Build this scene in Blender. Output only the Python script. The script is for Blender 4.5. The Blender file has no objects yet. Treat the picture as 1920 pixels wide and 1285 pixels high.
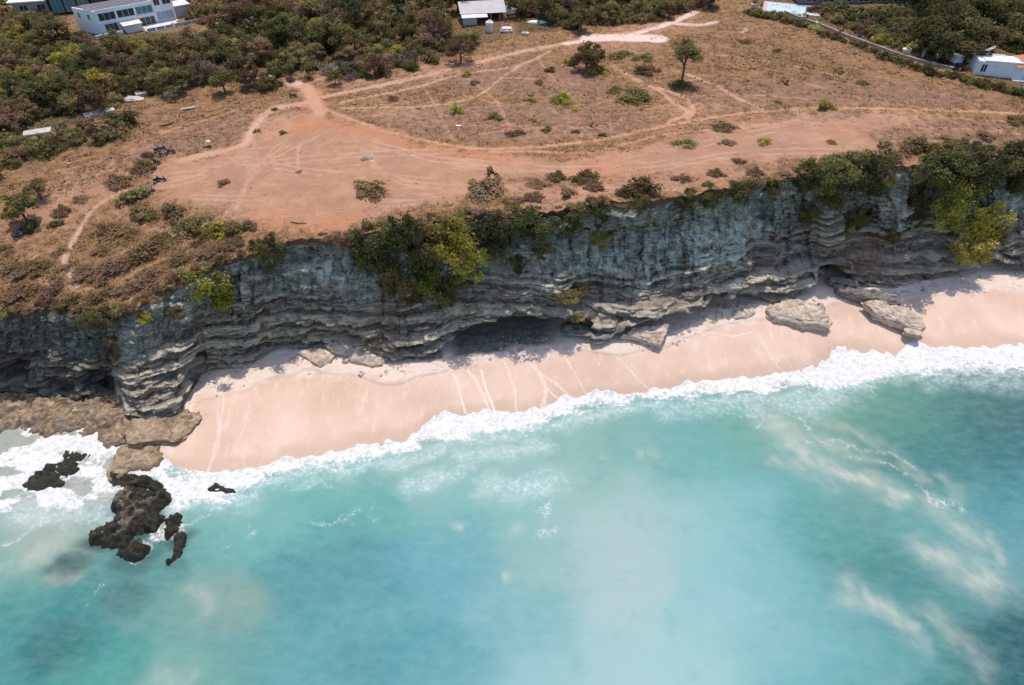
import bpy, bmesh, math, random
import numpy as np
from mathutils import Vector, Matrix
random.seed(7); np.random.seed(7)
SC = bpy.context.scene
COL = SC.collection
# ------------------------------------------------------------------ camera
CAMZ = 110.0; PITCH = math.radians(42.0); F = 1280.0; CU, CV = 960.0, 642.5
cp, sp_ = math.cos(PITCH), math.sin(PITCH)
cam_d = bpy.data.cameras.new('camera'); cam = bpy.data.objects.new('camera', cam_d); COL.objects.link(cam)
cam.location = (0, 0, CAMZ); cam.rotation_euler = (math.pi/2-PITCH, 0, 0)
cam_d.sensor_width = 36; cam_d.lens = 24; cam_d.clip_end = 6000; cam_d.clip_start = 1
SC.camera = cam
def P(u, v, z):
    """point of the level z seen at photo pixel u, v"""
    xc = (np.asarray(u, float)-CU)/F; yc = -(np.asarray(v, float)-CV)/F
    dy = cp+yc*sp_; dz = -sp_+yc*cp
    s = (np.asarray(z, float)-CAMZ)/dz
    return xc*s, dy*s, np.asarray(z, float)+0*s
def Py(u, v, y):
    xc = (np.asarray(u, float)-CU)/F; yc = -(np.asarray(v, float)-CV)/F
    dy = cp+yc*sp_; dz = -sp_+yc*cp
    s = np.asarray(y, float)/dy
    return xc*s, np.asarray(y, float)+0*s, CAMZ+dz*s
def proj(x, y, z):
    zc = y*cp+(CAMZ-z)*sp_; up = y*sp_-(CAMZ-z)*cp
    return CU+F*x/zc, CV-F*up/zc
def ppm(x, y, z): return F/(y*cp+(CAMZ-z)*sp_)
# ------------------------------------------------------------------ noise
def _h(ix, iy, iz, s):
    n = (ix.astype(np.int64)*374761393+iy.astype(np.int64)*668265263+iz.astype(np.int64)*2147483647*3+s*974711) & 0xffffffff
    n = ((n ^ (n >> 13))*1274126177) & 0xffffffff
    n = ((n ^ (n >> 16))*2246822519) & 0xffffffff
    return ((n ^ (n >> 15)) & 0xffff)/65535.0
def vn(x, y, z=0.0, s=0):
    x, y, z = np.broadcast_arrays(np.asarray(x, float), np.asarray(y, float), np.asarray(z, float))
    fx, fy, fz = np.floor(x), np.floor(y), np.floor(z)
    a, b, c = x-fx, y-fy, z-fz
    a = a*a*(3-2*a); b = b*b*(3-2*b); c = c*c*(3-2*c)
    r = 0
    for i in (0, 1):
        for j in (0, 1):
            for k in (0, 1):
                r = r+_h(fx+i, fy+j, fz+k, s)*(a if i else 1-a)*(b if j else 1-b)*(c if k else 1-c)
    return r
def fbm(x, y, z=0.0, o=4, s=0):
    t = 0; amp = .5; tot = 0
    for i in range(o):
        t = t+amp*vn(x*2.03**i+17.1*i, y*2.03**i-9.7*i, np.asarray(z)*2.03**i+4.3*i, s+i); tot += amp; amp *= .5
    return t/tot
def sstep(a, b, x):
    t = np.clip((x-a)/(b-a), 0, 1); return t*t*(3-2*t)
def lin(c): return tuple((x/255/12.92 if x/255 <= .04045 else ((x/255+.055)/1.055)**2.4) for x in c)
# ------------------------------------------------------------------ object helpers
def tag(o, label=None, cat=None, group=None, kind=None):
    if label: o['label'] = label
    if cat: o['category'] = cat
    if group: o['group'] = group
    if kind: o['kind'] = kind
    return o
def link(o, parent=None):
    COL.objects.link(o)
    if parent is not None: o.parent = parent
    return o
def empty(name, loc, rz=0, rx=0, ry=0):
    o = bpy.data.objects.new(name, None); o.location = loc; o.rotation_euler = (rx, ry, rz); o.empty_display_size = .3
    return link(o)
def mesh_np(name, verts, faces, mat=None, parent=None, smooth=True, attrs=None, do_link=True, colors=None):
    """verts (n,3); faces (m,k) all of one size"""
    me = bpy.data.meshes.new(name)
    verts = np.ascontiguousarray(verts, np.float32); faces = np.ascontiguousarray(faces, np.int32)
    m, k = faces.shape
    me.vertices.add(len(verts)); me.vertices.foreach_set('co', verts.ravel())
    me.loops.add(m*k); me.loops.foreach_set('vertex_index', faces.ravel())
    me.polygons.add(m); me.polygons.foreach_set('loop_start', np.arange(0, m*k, k, dtype=np.int32))
    try: me.polygons.foreach_set('loop_total', np.full(m, k, np.int32))
    except Exception: pass
    me.polygons.foreach_set('use_smooth', np.full(m, smooth, bool))
    me.update(calc_edges=True)
    for n, a in (attrs or {}).items():
        at = me.attributes.new(n, 'FLOAT', 'POINT'); at.data.foreach_set('value', np.ascontiguousarray(a, np.float32).ravel())
    for n, a in (colors or {}).items():
        at = me.attributes.new(n, 'FLOAT_COLOR', 'POINT')
        a = np.concatenate([a, np.ones((len(a), 1))], 1); at.data.foreach_set('color', np.ascontiguousarray(a, np.float32).ravel())
    if mat: me.materials.append(mat)
    if not do_link: return me
    return link(bpy.data.objects.new(name, me), parent)
def grid_faces(nr, nc):
    i = np.arange(nr*nc).reshape(nr, nc)
    return np.stack([i[:-1, :-1].ravel(), i[1:, :-1].ravel(), i[1:, 1:].ravel(), i[:-1, 1:].ravel()], 1)
def boxes(name, lst, mat, parent=None, do_link=True):
    """one mesh of boxes: (cx,cy,cz,dx,dy,dz[,rotz[,rotx]])"""
    bm = bmesh.new()
    for b in lst:
        r = bmesh.ops.create_cube(bm, size=1)
        M = Matrix.Translation(b[:3])
        if len(b) > 6: M = M @ Matrix.Rotation(b[6], 4, 'Z')
        if len(b) > 7: M = M @ Matrix.Rotation(b[7], 4, 'X')
        M = M @ Matrix.Diagonal((b[3], b[4], b[5], 1))
        bmesh.ops.transform(bm, matrix=M, verts=r['verts'])
    return from_bm(name, bm, mat, parent, False)
def from_bm(name, bm, mat, parent=None, smooth=True):
    bmesh.ops.recalc_face_normals(bm, faces=bm.faces[:])
    me = bpy.data.meshes.new(name); bm.to_mesh(me); bm.free()
    for p in me.polygons: p.use_smooth = smooth
    if mat: me.materials.append(mat)
    return link(bpy.data.objects.new(name, me), parent)
def lathe(name, prof, mat, parent=None, seg=20, M=None, smooth=True):
    bm = bmesh.new(); rings = []
    for r, z in prof:
        rings.append([bm.verts.new((r*math.cos(2*math.pi*i/seg), r*math.sin(2*math.pi*i/seg), z)) for i in range(seg)])
    for a, b in zip(rings, rings[1:]):
        for i in range(seg): bm.faces.new((a[i], a[(i+1) % seg], b[(i+1) % seg], b[i]))
    for rg in (rings[0], rings[-1]):
        bm.faces.new(rg)
    if M is not None: bmesh.ops.transform(bm, matrix=M, verts=bm.verts[:])
    return from_bm(name, bm, mat, parent, smooth)
def tube_bm(bm, pts, rads, seg=7):
    prev = None
    for i, (p, r) in enumerate(zip(pts, rads)):
        p = Vector(p); d = (Vector(pts[min(i+1, len(pts)-1)])-Vector(pts[max(i-1, 0)])).normalized()
        a = d.orthogonal().normalized(); b = d.cross(a)
        ring = [bm.verts.new(p+(a*math.cos(2*math.pi*k/seg)+b*math.sin(2*math.pi*k/seg))*r) for k in range(seg)]
        if prev:
            # match the ring start to avoid twists
            best = min(range(seg), key=lambda s: sum((ring[(k+s) % seg].co-prev[k].co).length_squared for k in range(seg)))
            ring = ring[best:]+ring[:best]
            for k in range(seg): bm.faces.new((prev[k], prev[(k+1) % seg], ring[(k+1) % seg], ring[k]))
        else: bm.faces.new(ring)
        prev = ring
    bm.faces.new(prev)
def prism(name, outline, z0, z1, mat, parent=None):
    """outline (x,y) list extruded from z0 to z1"""
    bm = bmesh.new()
    a = [bm.verts.new((x, y, z0)) for x, y in outline]; b = [bm.verts.new((x, y, z1)) for x, y in outline]
    bm.faces.new(a); bm.faces.new(b); n = len(a)
    for i in range(n): bm.faces.new((a[i], a[(i+1) % n], b[(i+1) % n], b[i]))
    return from_bm(name, bm, mat, parent, False)
# ------------------------------------------------------------------ node helpers
class NT:
    def __init__(s, name):
        s.m = bpy.data.materials.new(name); s.m.use_nodes = True; s.t = s.m.node_tree; s.t.nodes.clear()
        s.out = s.n('ShaderNodeOutputMaterial'); s.x = 0
        s.tc = None
    def n(s, typ, **kw):
        nd = s.t.nodes.new(typ)
        for k, v in kw.items(): setattr(nd, k, v)
        return nd
    def set(s, sock, v):
        if hasattr(v, 'is_output') or isinstance(v, bpy.types.NodeSocket): s.t.links.new(v, sock)
        elif isinstance(v, (tuple, list)) and len(v) == 3 and len(sock.default_value) == 4: sock.default_value = (*v, 1)
        else: sock.default_value = v
    def coord(s):
        if not s.tc: s.tc = s.n('ShaderNodeTexCoord')
        return s.tc.outputs['Object']
    def mapping(s, scale=(1, 1, 1), rot=(0, 0, 0), vec=None):
        m = s.n('ShaderNodeMapping'); s.set(m.inputs['Vector'], vec or s.coord()); m.inputs['Scale'].default_value = scale; m.inputs['Rotation'].default_value = rot
        return m.outputs[0]
    def noise(s, scale, detail=4, rough=.55, vec=None, dist=0.0):
        nd = s.n('ShaderNodeTexNoise'); s.set(nd.inputs['Vector'], vec or s.coord())
        nd.inputs['Scale'].default_value = scale; nd.inputs['Detail'].default_value = detail; nd.inputs['Roughness'].default_value = rough; nd.inputs['Distortion'].default_value = dist
        return nd.outputs['Fac']
    def voro(s, scale, vec=None, feature='DISTANCE_TO_EDGE'):
        nd = s.n('ShaderNodeTexVoronoi', feature=feature); s.set(nd.inputs['Vector'], vec or s.coord()); nd.inputs['Scale'].default_value = scale
        return nd.outputs['Distance']
    def math(s, op, a, b=0.0, clamp=False):
        nd = s.n('ShaderNodeMath', operation=op); nd.use_clamp = clamp; s.set(nd.inputs[0], a); s.set(nd.inputs[1], b); return nd.outputs[0]
    def rng(s, x, a, b, c=0.0, d=1.0):
        nd = s.n('ShaderNodeMapRange', interpolation_type='SMOOTHSTEP'); s.set(nd.inputs[0], x)
        for i, v in enumerate((a, b, c, d)): nd.inputs[i+1].default_value = v
        return nd.outputs[0]
    def mix(s, f, a, b, mode='MIX'):
        nd = s.n('ShaderNodeMix', data_type='RGBA', blend_type=mode); s.set(nd.inputs[0], f); s.set(nd.inputs[6], a); s.set(nd.inputs[7], b); return nd.outputs[2]
    def attr(s, name, color=False):
        nd = s.n('ShaderNodeAttribute', attribute_name=name); return nd.outputs['Color' if color else 'Fac']
    def ramp(s, f, stops):
        nd = s.n('ShaderNodeValToRGB'); s.set(nd.inputs[0], f); e = nd.color_ramp.elements
        while len(e) < len(stops): e.new(.5)
        for i, (p, c) in enumerate(stops): e[i].position = p; e[i].color = (*c, 1)
        return nd.outputs[0]
    def bump(s, h, strength=.5, dist=.2, normal=None):
        nd = s.n('ShaderNodeBump'); s.set(nd.inputs['Height'], h); nd.inputs['Strength'].default_value = strength; nd.inputs['Distance'].default_value = dist
        if normal: s.set(nd.inputs['Normal'], normal)
        return nd.outputs[0]
    def pbsdf(s, color, rough=.8, normal=None, spec=.2, metallic=0.0, alpha=None):
        b = s.n('ShaderNodeBsdfPrincipled'); s.set(b.inputs['Base Color'], color); s.set(b.inputs['Roughness'], rough)
        b.inputs['Specular IOR Level'].default_value = spec; b.inputs['Metallic'].default_value = metallic
        if normal: s.set(b.inputs['Normal'], normal)
        s.t.links.new(b.outputs[0], s.out.inputs[0]); return b
    def hsv(s, col, h=.5, sat=1.0, val=1.0):
        nd = s.n('ShaderNodeHueSaturation'); s.set(nd.inputs['Hue'], h); s.set(nd.inputs['Saturation'], sat); s.set(nd.inputs['Value'], val); s.set(nd.inputs['Color'], col); return nd.outputs[0]
def plain(name, c, rough=.7, spec=.3, var=.12, scale=1.5, metallic=0.0):
    t = NT(name); n = t.noise(scale, 6, .65)
    v = t.rng(n, .25, .75, 1-var, 1+var)
    t.pbsdf(t.hsv(c, .5, 1.0, v), rough, t.bump(n, .25, .05), spec, metallic); return t.m
# ================================================================== TERRAIN
# cliff control columns: u, top level z0, top row v0, row of the lower lip v5, lip level z5, recess depth R, beach level zb
CT = [(-300, 21, 600, 738, 3.4, 2, 1.0), (0, 22, 590, 735, 3.4, 2, 1.0), (45, 22, 584, 738, 3.2, 2, 1.0), (100, 22, 577, 742, 3.0, 2, 1), (150, 22, 578, 746, 2.9, 2, 1), (200, 22, 590, 744, 3, 2, 1.5),
      (227, 22.5, 592, 742, 3.2, 1.5, 2), (238, 22.8, 585, 780, 3.6, 1, 2.3), (300, 25, 545, 787, 2.6, 1, 2.4), (335, 26, 528, 778, 2.6, 1, 2.5), (352, 26.5, 517, 748, 2.8, 1, 3.0), (375, 27.3, 508, 704, 3.6, 1.2, 3.3),
      (400, 28, 497, 692, 4.2, 1.4, 3.6), (460, 29.5, 478, 690, 4.0, 1.5, 3.8), (490, 30, 466, 668, 5.0, 1.5, 4.2), (527, 30.3, 454, 645, 6.2, 2.0, 4.6), (560, 30.5, 450, 655, 5.2, 1.6, 4.6), (600, 31, 447, 642, 6.6, 1.6, 4.8),
      (680, 31.5, 439, 655, 6.0, 1.6, 4.8), (735, 32, 431, 676, 4.8, 1.6, 4.6), (800, 32.5, 415, 668, 5.2, 1.8, 4.7), (835, 32.8, 412, 652, 6.2, 3, 4.7), (860, 33, 411, 628, 8.6, 6, 4.6), (893, 33.2, 409, 606, 11.0, 8, 4.6),
      (940, 33.5, 405, 598, 12.0, 8, 4.8), (1000, 34, 400, 592, 12.2, 8, 4.9), (1050, 34, 393, 596, 11.2, 7, 5.0), (1110, 34.3, 384, 606, 9.0, 5, 5.0), (1140, 34.5, 381, 635, 5.6, 3.5, 5.0), (1180, 34.7, 376, 622, 6.6, 5, 5.0),
      (1250, 35, 372, 598, 8.0, 4, 5.0), (1295, 35, 366, 590, 7.6, 3, 5.2), (1330, 35.2, 360, 565, 9.0, 3.5, 5.6), (1400, 35.5, 350, 553, 8.4, 4, 5.8), (1425, 35.7, 346, 560, 7.0, 2.5, 5.8), (1470, 36, 335, 567, 6.0, 1.5, 5.8),
      (1510, 36, 328, 545, 7.2, 2, 5.8), (1560, 36, 317, 508, 10, 6, 5.8), (1590, 36, 313, 514, 8.5, 4, 5.6), (1615, 36, 308, 536, 5.6, 1.2, 5.2), (1680, 36, 305, 541, 4.6, 1, 4.6), (1700, 35.8, 312, 533, 4.6, 1.2, 4.6),
      (1760, 35.5, 300, 523, 5.0, 2, 4.8), (1800, 35, 292, 512, 6.2, 2.5, 4.9), (1860, 34.5, 290, 490, 8.4, 4, 5.0), (1920, 34.5, 290, 503, 7.0, 3, 5.0), (2230, 34, 288, 495, 7.0, 3, 5.0)]
NU = 1000
U = np.linspace(-260, 2180, NU)
CTa = np.array(CT, float)
def smooth1(a, k):
    if k < 2: return a
    p = np.pad(a, k, mode='edge'); w = np.hanning(2*k+1); w /= w.sum(); return np.convolve(p, w, 'valid')
def ci(j, k=4): return smooth1(np.interp(U, CTa[:, 0], CTa[:, j]), k)
CTa[:, 1] -= np.interp(CTa[:, 0], [900, 1300, 2200], [0, 1.2, 1.8])
hol = np.interp(CTa[:, 0], [700, 740, 835, 850, 1130, 1150, 1300, 1320, 1395, 1410, 1420, 1530, 1550, 1590, 1600], [0, 1, 1, 0, 0, 1, 1, .6, 1, 1, 0, 0, 1, .6, 0]); CTa[:, 4] += hol*1.1; CTa[:, 5] += hol*2.2
z0, v0, v5, z5, RR, zb = ci(1, 8), ci(2, 5), ci(3, 2), ci(4, 3), ci(5, 3), ci(6, 8)
edge_n = (fbm(U/38, 0, 0, 4, 3)-.5)*3.4 + (fbm(U/9, 3, 0, 3, 4)-.5)*2.4
y0 = P(U, v0, z0)[1]+edge_n
y5 = P(U, v5, z5)[1]
fr = np.array([0, .12, .24, .40, .58, .78, .92, 1.0])
gz = np.array([0, .07, .20, .38, .57, .77, .92, 1.0])      # share of the drop
gy = np.array([0, .04, .14, .25, .40, .68, .90, 1.0])      # share of the setback
NR = 190
tt = np.linspace(0, 1, NR)
bulge = (fbm(U/70, 5, 0, 3, 9)-.5)
toe = smooth1(np.interp(U, [900, 1040, 1100, 1290, 1320, 1395, 1420, 1520, 1545, 1585, 1605, 1700, 1760, 1900], [0, .1, .7, .7, .2, .2, 1.1, 1.1, .1, .2, 1.0, 1.0, .5, .4]), 6)[None]
gyU = np.interp(tt, gz, gy)[:, None]*(1-toe)+np.interp(tt, gz, [0, .02, .06, .11, .2, .52, .85, 1.0])[:, None]*toe+np.sin(math.pi*tt)[:, None]*bulge[None, :]*.35
Zc = z0[None]+(z5-z0)[None]*tt[:, None]
Yc = y0[None]+(y5-y0)[None]*gyU
# pillar flank is closer to a straight slope
# recess under the lip: a roof going back and up a little, a back wall, the floor
rec = []
NRec = 34
for k in range(1, NRec+1):
    s = k/NRec
    if s < .5:
        a = s/.5; yy = y5+RR*a**.8; zz = z5+np.sin(a*math.pi)*.35*np.minimum(RR, 4)*.4-(a**2)*.12*(z5-zb)
    else:
        a = (s-.5)/.5; yy = y5+RR*(1+.06*math.sin(a*3)); zz = z5-.12*(z5-zb)-(z5-zb+3.0)*a*.88
    rec.append((yy, zz))
Yr = np.stack([r[0] for r in rec]); Zr = np.stack([r[1] for r in rec])
Yall = np.concatenate([Yc, Yr]); Zall = np.concatenate([Zc, Zr])
Uall = np.broadcast_to(U[None], Yall.shape)
Xall = (Uall-CU)/F*(Yall*cp+(CAMZ-Zall)*sp_)
# outward normals of the smooth surface
def normals(X, Y, Z):
    P3 = np.stack([X, Y, Z], -1); du = np.gradient(P3, axis=1); dv = np.gradient(P3, axis=0)
    n = np.cross(dv, du); n /= np.linalg.norm(n, axis=-1, keepdims=True)+1e-9
    return n
Nn = normals(Xall, Yall, Zall)
sgn = np.where((Nn[:NR, :, 1]).mean() > 0, -1, 1); Nn = Nn*sgn
hgt = (Zall-zb[None])/(z0-zb)[None]
warp = (fbm(Xall/28, Yall/28, 0, 3, 21)-.5)*7+.035*Xall*0+np.sin(Xall/33)*1.3
zz = Zall+warp
def beds(q, s):
    f = np.floor(q); r = q-f
    a = _h(f, f*0, f*0, s); b = _h(f+1, f*0, f*0, s)
    return a+(b-a)*sstep(.72, 1.0, r)
wob = fbm(Xall/5, Yall/5, Zall/3, 3, 31)
strata = (beds(zz*.55+wob*.9, 5)-.5)*2.6+(beds(zz*1.5+wob*1.3, 6)-.5)*1.25+(beds(zz*3.2+wob*2, 7)-.5)*.45
bedc = .5+(beds(zz*1.5+wob*1.3, 6)-.5)*.75+(beds(zz*3.2+wob*2, 7)-.5)*.5
low = 1-sstep(.38, .72, hgt+(fbm(Xall/20, 0, 0, 2, 77)-.5)*.4)
zoneU = np.interp(U, [-300, 230, 236, 360, 420, 1400, 1440, 1520, 1560, 2300], [.8, .8, 1, 1, .75, .75, 1, 1, .9, .9])[None]
disp = strata*(.22+.78*low)*zoneU
disp = disp+(fbm(Xall/8, Yall/8, Zall/5, 4, 41)-.5)*3.4+(fbm(Xall/2.4, Yall/2.4, Zall/.8, 4, 42)-.5)*1.7+(fbm(Xall/.7, Yall/.7, Zall/.35, 3, 43)-.5)*.7
ridg = 1-np.abs(fbm(Xall/4.5, Zall/11, 2, 3, 44)*2-1); disp = disp-(ridg > .93)*0-sstep(.86, 1, ridg)*.7*(1-.6*low)
crease = np.exp(-((Uall-712-8*np.sin(Zall*.4))/9.0)**2)*(sstep(5, 9, Zall))*(1-sstep(22, 28, Zall)); disp = disp-crease*1.5
def blocks(q, bx, s, jit):
    f = np.floor(q); g = np.floor(Xall/bx+_h(f, f*0, f*0, s)*9+jit); return _h(f, g, f*0, s+1)
HOL = [(25, 8.5, 46, 3.6, 6.5), (185, 6.5, 40, 4.2, 6.5), (110, 5.5, 34, 2.4, 4.5), (765, 7.2, 34, 1.5, 3.0), (720, 9.5, 22, 1.0, 2.0), (1098, 10.5, 34, 1.6, 4.0), (1195, 8.6, 40, 1.5, 3.5), (1270, 9.0, 26, 1.3, 3.0), (1402, 9.6, 30, 1.8, 4.0), (1562, 10.0, 34, 3.2, 6.5), (480, 6.6, 40, 1.2, 2.5), (372, 6.5, 20, 2.5, 3.0), (600, 9.4, 30, .9, 1.8), (1725, 8.5, 30, 1.6, 3.0), (1862, 9.6, 40, 1.4, 3.5), (1340, 10.4, 26, 1.2, 2.5), (655, 8.6, 26, 1.0, 2.2), (930, 14.0, 50, .9, 1.5), (1480, 13.2, 26, 1.0, 2.0)]
hol_d = np.zeros_like(Uall)
hw = (fbm(Xall/3.5, Yall/3.5, Zall/2.5, 3, 73)-.5)
for hu, hz, hw_, hh, hd in HOL:
    q = np.sqrt(((Uall-hu)/hw_+hw*.9)**2+((Zall-hz)/hh+hw*1.1)**2); hol_d = np.maximum(hol_d, hd*(1-sstep(.45, 1.1, q)))
disp = disp-hol_d
jt = fbm(Xall/1.5, Yall/1.5, Zall/1.5, 3, 57)
bk1 = blocks(zz*1.1+wob*1.1+jt*.25, 3.4, 81, jt*.5); bk2 = blocks(zz*2.3+wob*1.6+jt*.5, 1.5, 83, jt*.8); bk3 = blocks(zz*.45+jt*.4, 5.5, 85, jt*.6)
disp = disp+((bk1-.5)*1.25+(bk2-.5)*.75)*(.45+.55*low)+(bk3-.5)*1.3*(1-.5*low)
bedc = bedc+(bk1-.5)*.30+(bk2-.5)*.25
BENCH = [(1040, 1315, 12.0, 2.0), (1070, 1300, 9.2, 1.3), (1395, 1540, 16, 1.6), (1395, 1540, 12, 1.7), (1400, 1535, 9, 1.4), (1585, 1695, 18, 1.5), (1585, 1695, 13, 1.5), (1590, 1690, 8.5, 1.5), (236, 350, 18, 1.0), (236, 350, 13.5, 1.2), (240, 345, 9, 1.2), (560, 745, 9.2, 1.7), (600, 740, 12, 1.0), (1700, 2300, 14, 1.6), (1700, 2300, 10, 1.3), (745, 860, 10, 1.3), (370, 560, 15, .9), (370, 560, 10.5, 1.0), (860, 1040, 16, 1.1), (900, 1110, 20.5, .8), (1150, 1330, 16, .9), (0, 228, 12, .9)]
for b0, b1, bz, ba in BENCH:
    mk = sstep(b0-14, b0+14, Uall)*(1-sstep(b1-14, b1+14, Uall))*sstep(.30, .55, fbm(Xall/9+bz, Yall/9, 0, 2, int(bz*7)))
    zt = bz+(fbm(Xall/6, Yall/6, bz, 3, 71)-.5)*2.6
    disp = disp-ba*mk*sstep(zt-.22, zt+.22, Zall)*(1-sstep(z0[None]-9, z0[None]-2, Zall))
taper = np.concatenate([sstep(0, .10, tt), np.ones(NRec)*.7])[:, None]
disp = disp*taper
X1 = Xall+Nn[..., 0]*disp; Y1 = Yall+Nn[..., 1]*disp; Z1 = Zall+Nn[..., 2]*disp*.4
X1[0], Y1[0], Z1[0] = Xall[0], Yall[0], Zall[0]
rust = crease*.9
for (ru, rz, rw, rh) in [(650, 9, 45, 1.1), (700, 8, 30, 1.4), (735, 12, 22, 3), (205, 11, 22, 5), (218, 15, 12, 3), (1630, 12, 40, 6), (1060, 7, 30, 1.5), (1590, 12, 25, 4)]:
    rust = np.maximum(rust, np.exp(-((Uall-ru)/rw)**2-((Zall-rz)/rh)**2))
pale = np.zeros_like(Uall)
for (pu, pz, pw, ph, pa) in [(1350, 22, 130, 7, 1), (1230, 20, 90, 7, .9), (1480, 24, 60, 5, .7), (620, 23, 80, 4, .75), (1690, 21, 50, 6, .9), (1900, 22, 60, 5, .8), (1120, 20, 90, 4, .7), (1040, 18, 70, 4, .6), (480, 21, 60, 5, .5), (800, 17, 80, 3, .35), (1320, 15, 90, 4, .5)]:
    pale = np.maximum(pale, pa*np.exp(-((Uall-pu)/pw)**2-((Zall-pz)/ph)**2))
soil = 1-sstep(.02, .09, 1-hgt)
sunlit = np.zeros_like(Uall)  # cream tint painting sunlight onto the ledges and the pillar front
for (pu, pz, pw, ph, pa) in [(1170, 11.5, 130, 1.8, 1), (1480, 12, 55, 5, .9), (1640, 10, 60, 6, .9), (290, 11, 55, 8, .55), (960, 21, 70, 2, .8), (1100, 24, 90, 1.2, .8), (1250, 9.5, 90, 1.5, .8), (700, 7, 60, 1.5, .8), (1760, 9, 60, 3, .8), (1900, 14, 60, 2, .6)]:
    sunlit = np.maximum(sunlit, pa*np.exp(-((Uall-pu)/pw)**2-((Zall-pz)/ph)**2))
cliffV = np.stack([X1, Y1, Z1], -1)
nRows = NR+NRec
cliff = mesh_np('cliff', cliffV.reshape(-1, 3), grid_faces(nRows, NU), None, attrs={'rust': rust, 'pale': pale, 'soil': soil, 'sunlit': sunlit, 'low': np.clip(low, 0, 1), 'bed': np.clip(bedc, 0, 1), 'leftdark': 1-sstep(190, 250, Uall+(fbm(Xall/5, Zall/5, 0, 3, 79)-.5)*60)})
tag(cliff, kind='structure')
CPU_, CPV_ = proj(X1[:NR], Y1[:NR], Z1[:NR])
def cliff_at(u, v):
    """point of the cliff face seen at u, v, and its outward normal"""
    j = int(np.clip(np.searchsorted(U, u), 0, NU-1))
    i = int(np.argmin(np.abs(CPV_[:, j]-v)))
    return Vector((X1[i, j], Y1[i, j], Z1[i, j])), Vector(Nn[i, j])
# ------------------------------------------------------------------ the plateau
EX, EY, EZ = X1[0], Y1[0], Z1[0]
order = np.argsort(EX); EXs, EYs, EZs = EX[order], smooth1(EY[order], 2), EZ[order]
def H(x, y):
    ye = np.interp(x, EXs, EYs); ze = np.interp(x, EXs, EZs)
    d = np.maximum(y-ye, 0); w = np.exp(-(d/34)**1.3)
    z = np.interp(x, [-170, -60, 0, 100], [29.5, 31.5, 33.5, 35.5])*(1-w)+ze*w
    bank = -1.5*np.exp(-((x*.26+y-np.interp(0, [0, 1], [165, 0]))/1e9)**2)*0
    und = (fbm(np.asarray(x)/26, np.asarray(y)/26, 0, 3, 61)-.5)*1.7+(fbm(np.asarray(x)/7, np.asarray(y)/7, 0, 3, 62)-.5)*.7
    return z+und*(1-np.exp(-d/5))+bank
def G(u, v):
    """ground point of the plateau seen at u, v"""
    z = np.full(np.shape(np.asarray(u, float)), 31.0)
    for _ in range(14):
        x, y, _z = P(u, v, z); z = .4*z+.6*H(x, y)
    return x, y, H(x, y)
def Gv(u, v):
    x, y, z = G(u, v); return Vector((float(x), float(y), float(z)))
NP = 430
s = np.linspace(0, 1, NP)
YP = np.empty((NP, NU)); 
for j in range(NU):
    ve = proj(EX[j], EY[j], EZ[j])[1]
    vs = ve+(-75-ve)*s
    YP[:, j] = P(U[j], vs, EZ[j]+(32-EZ[j])*s)[1]
YP[0] = EY
YP = np.concatenate([YP, YP[-1:]+np.array([10, 25, 60, 120, 260, 600, 1500])[:, None]])
ZP = EZ[None]+(32-EZ[None])*np.clip((YP-EY[None])/40, 0, 1)
XP = (U[None]-CU)/F*(YP*cp+(CAMZ-ZP)*sp_)
XP[0] = EX
ZPh = H(XP, YP); ZPh[0] = EZ
# painted fields: strokes and areas given in photo pixels, laid on the ground
def dist_poly(X, Y, pts):
    D = np.full(X.shape, 1e9)
    for (ax, ay), (bx, by) in zip(pts[:-1], pts[1:]):
        ex, ey = bx-ax, by-ay; L = ex*ex+ey*ey+1e-9
        m = (X > min(ax, bx)-14) & (X < max(ax, bx)+14) & (Y > min(ay, by)-14) & (Y < max(ay, by)+14)
        if not m.any(): continue
        x, y = X[m], Y[m]
        t = np.clip(((x-ax)*ex+(y-ay)*ey)/L, 0, 1)
        D[m] = np.minimum(D[m], np.hypot(x-ax-t*ex, y-ay-t*ey))
    return D
def inside(X, Y, pts):
    r = np.zeros(X.shape, bool); n = len(pts)
    for i in range(n):
        ax, ay = pts[i]; bx, by = pts[(i+1) % n]
        c = ((ay > Y) != (by > Y)) & (X < (bx-ax)*(Y-ay)/((by-ay) if by != ay else 1e-9)+ax); r ^= c
    return r
def gpts(l, fn=None):
    a = np.array(l, float); x, y, z = (fn or G)(a[:, 0], a[:, 1]); return list(zip(x, y))
def spline(l, k=6):
    a = np.array(l, float); n = len(a)
    if n < 3: return l
    out = []
    for i in range(n-1):
        p0, p1, p2, p3 = a[max(i-1, 0)], a[i], a[i+1], a[min(i+2, n-1)]
        for t in np.linspace(0, 1, k, endpoint=False):
            out.append(.5*((2*p1)+(-p0+p2)*t+(2*p0-5*p1+4*p2-p3)*t*t+(-p0+3*p1-3*p2+p3)*t**3))
    out.append(a[-1]); return [tuple(q) for q in out]
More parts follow.
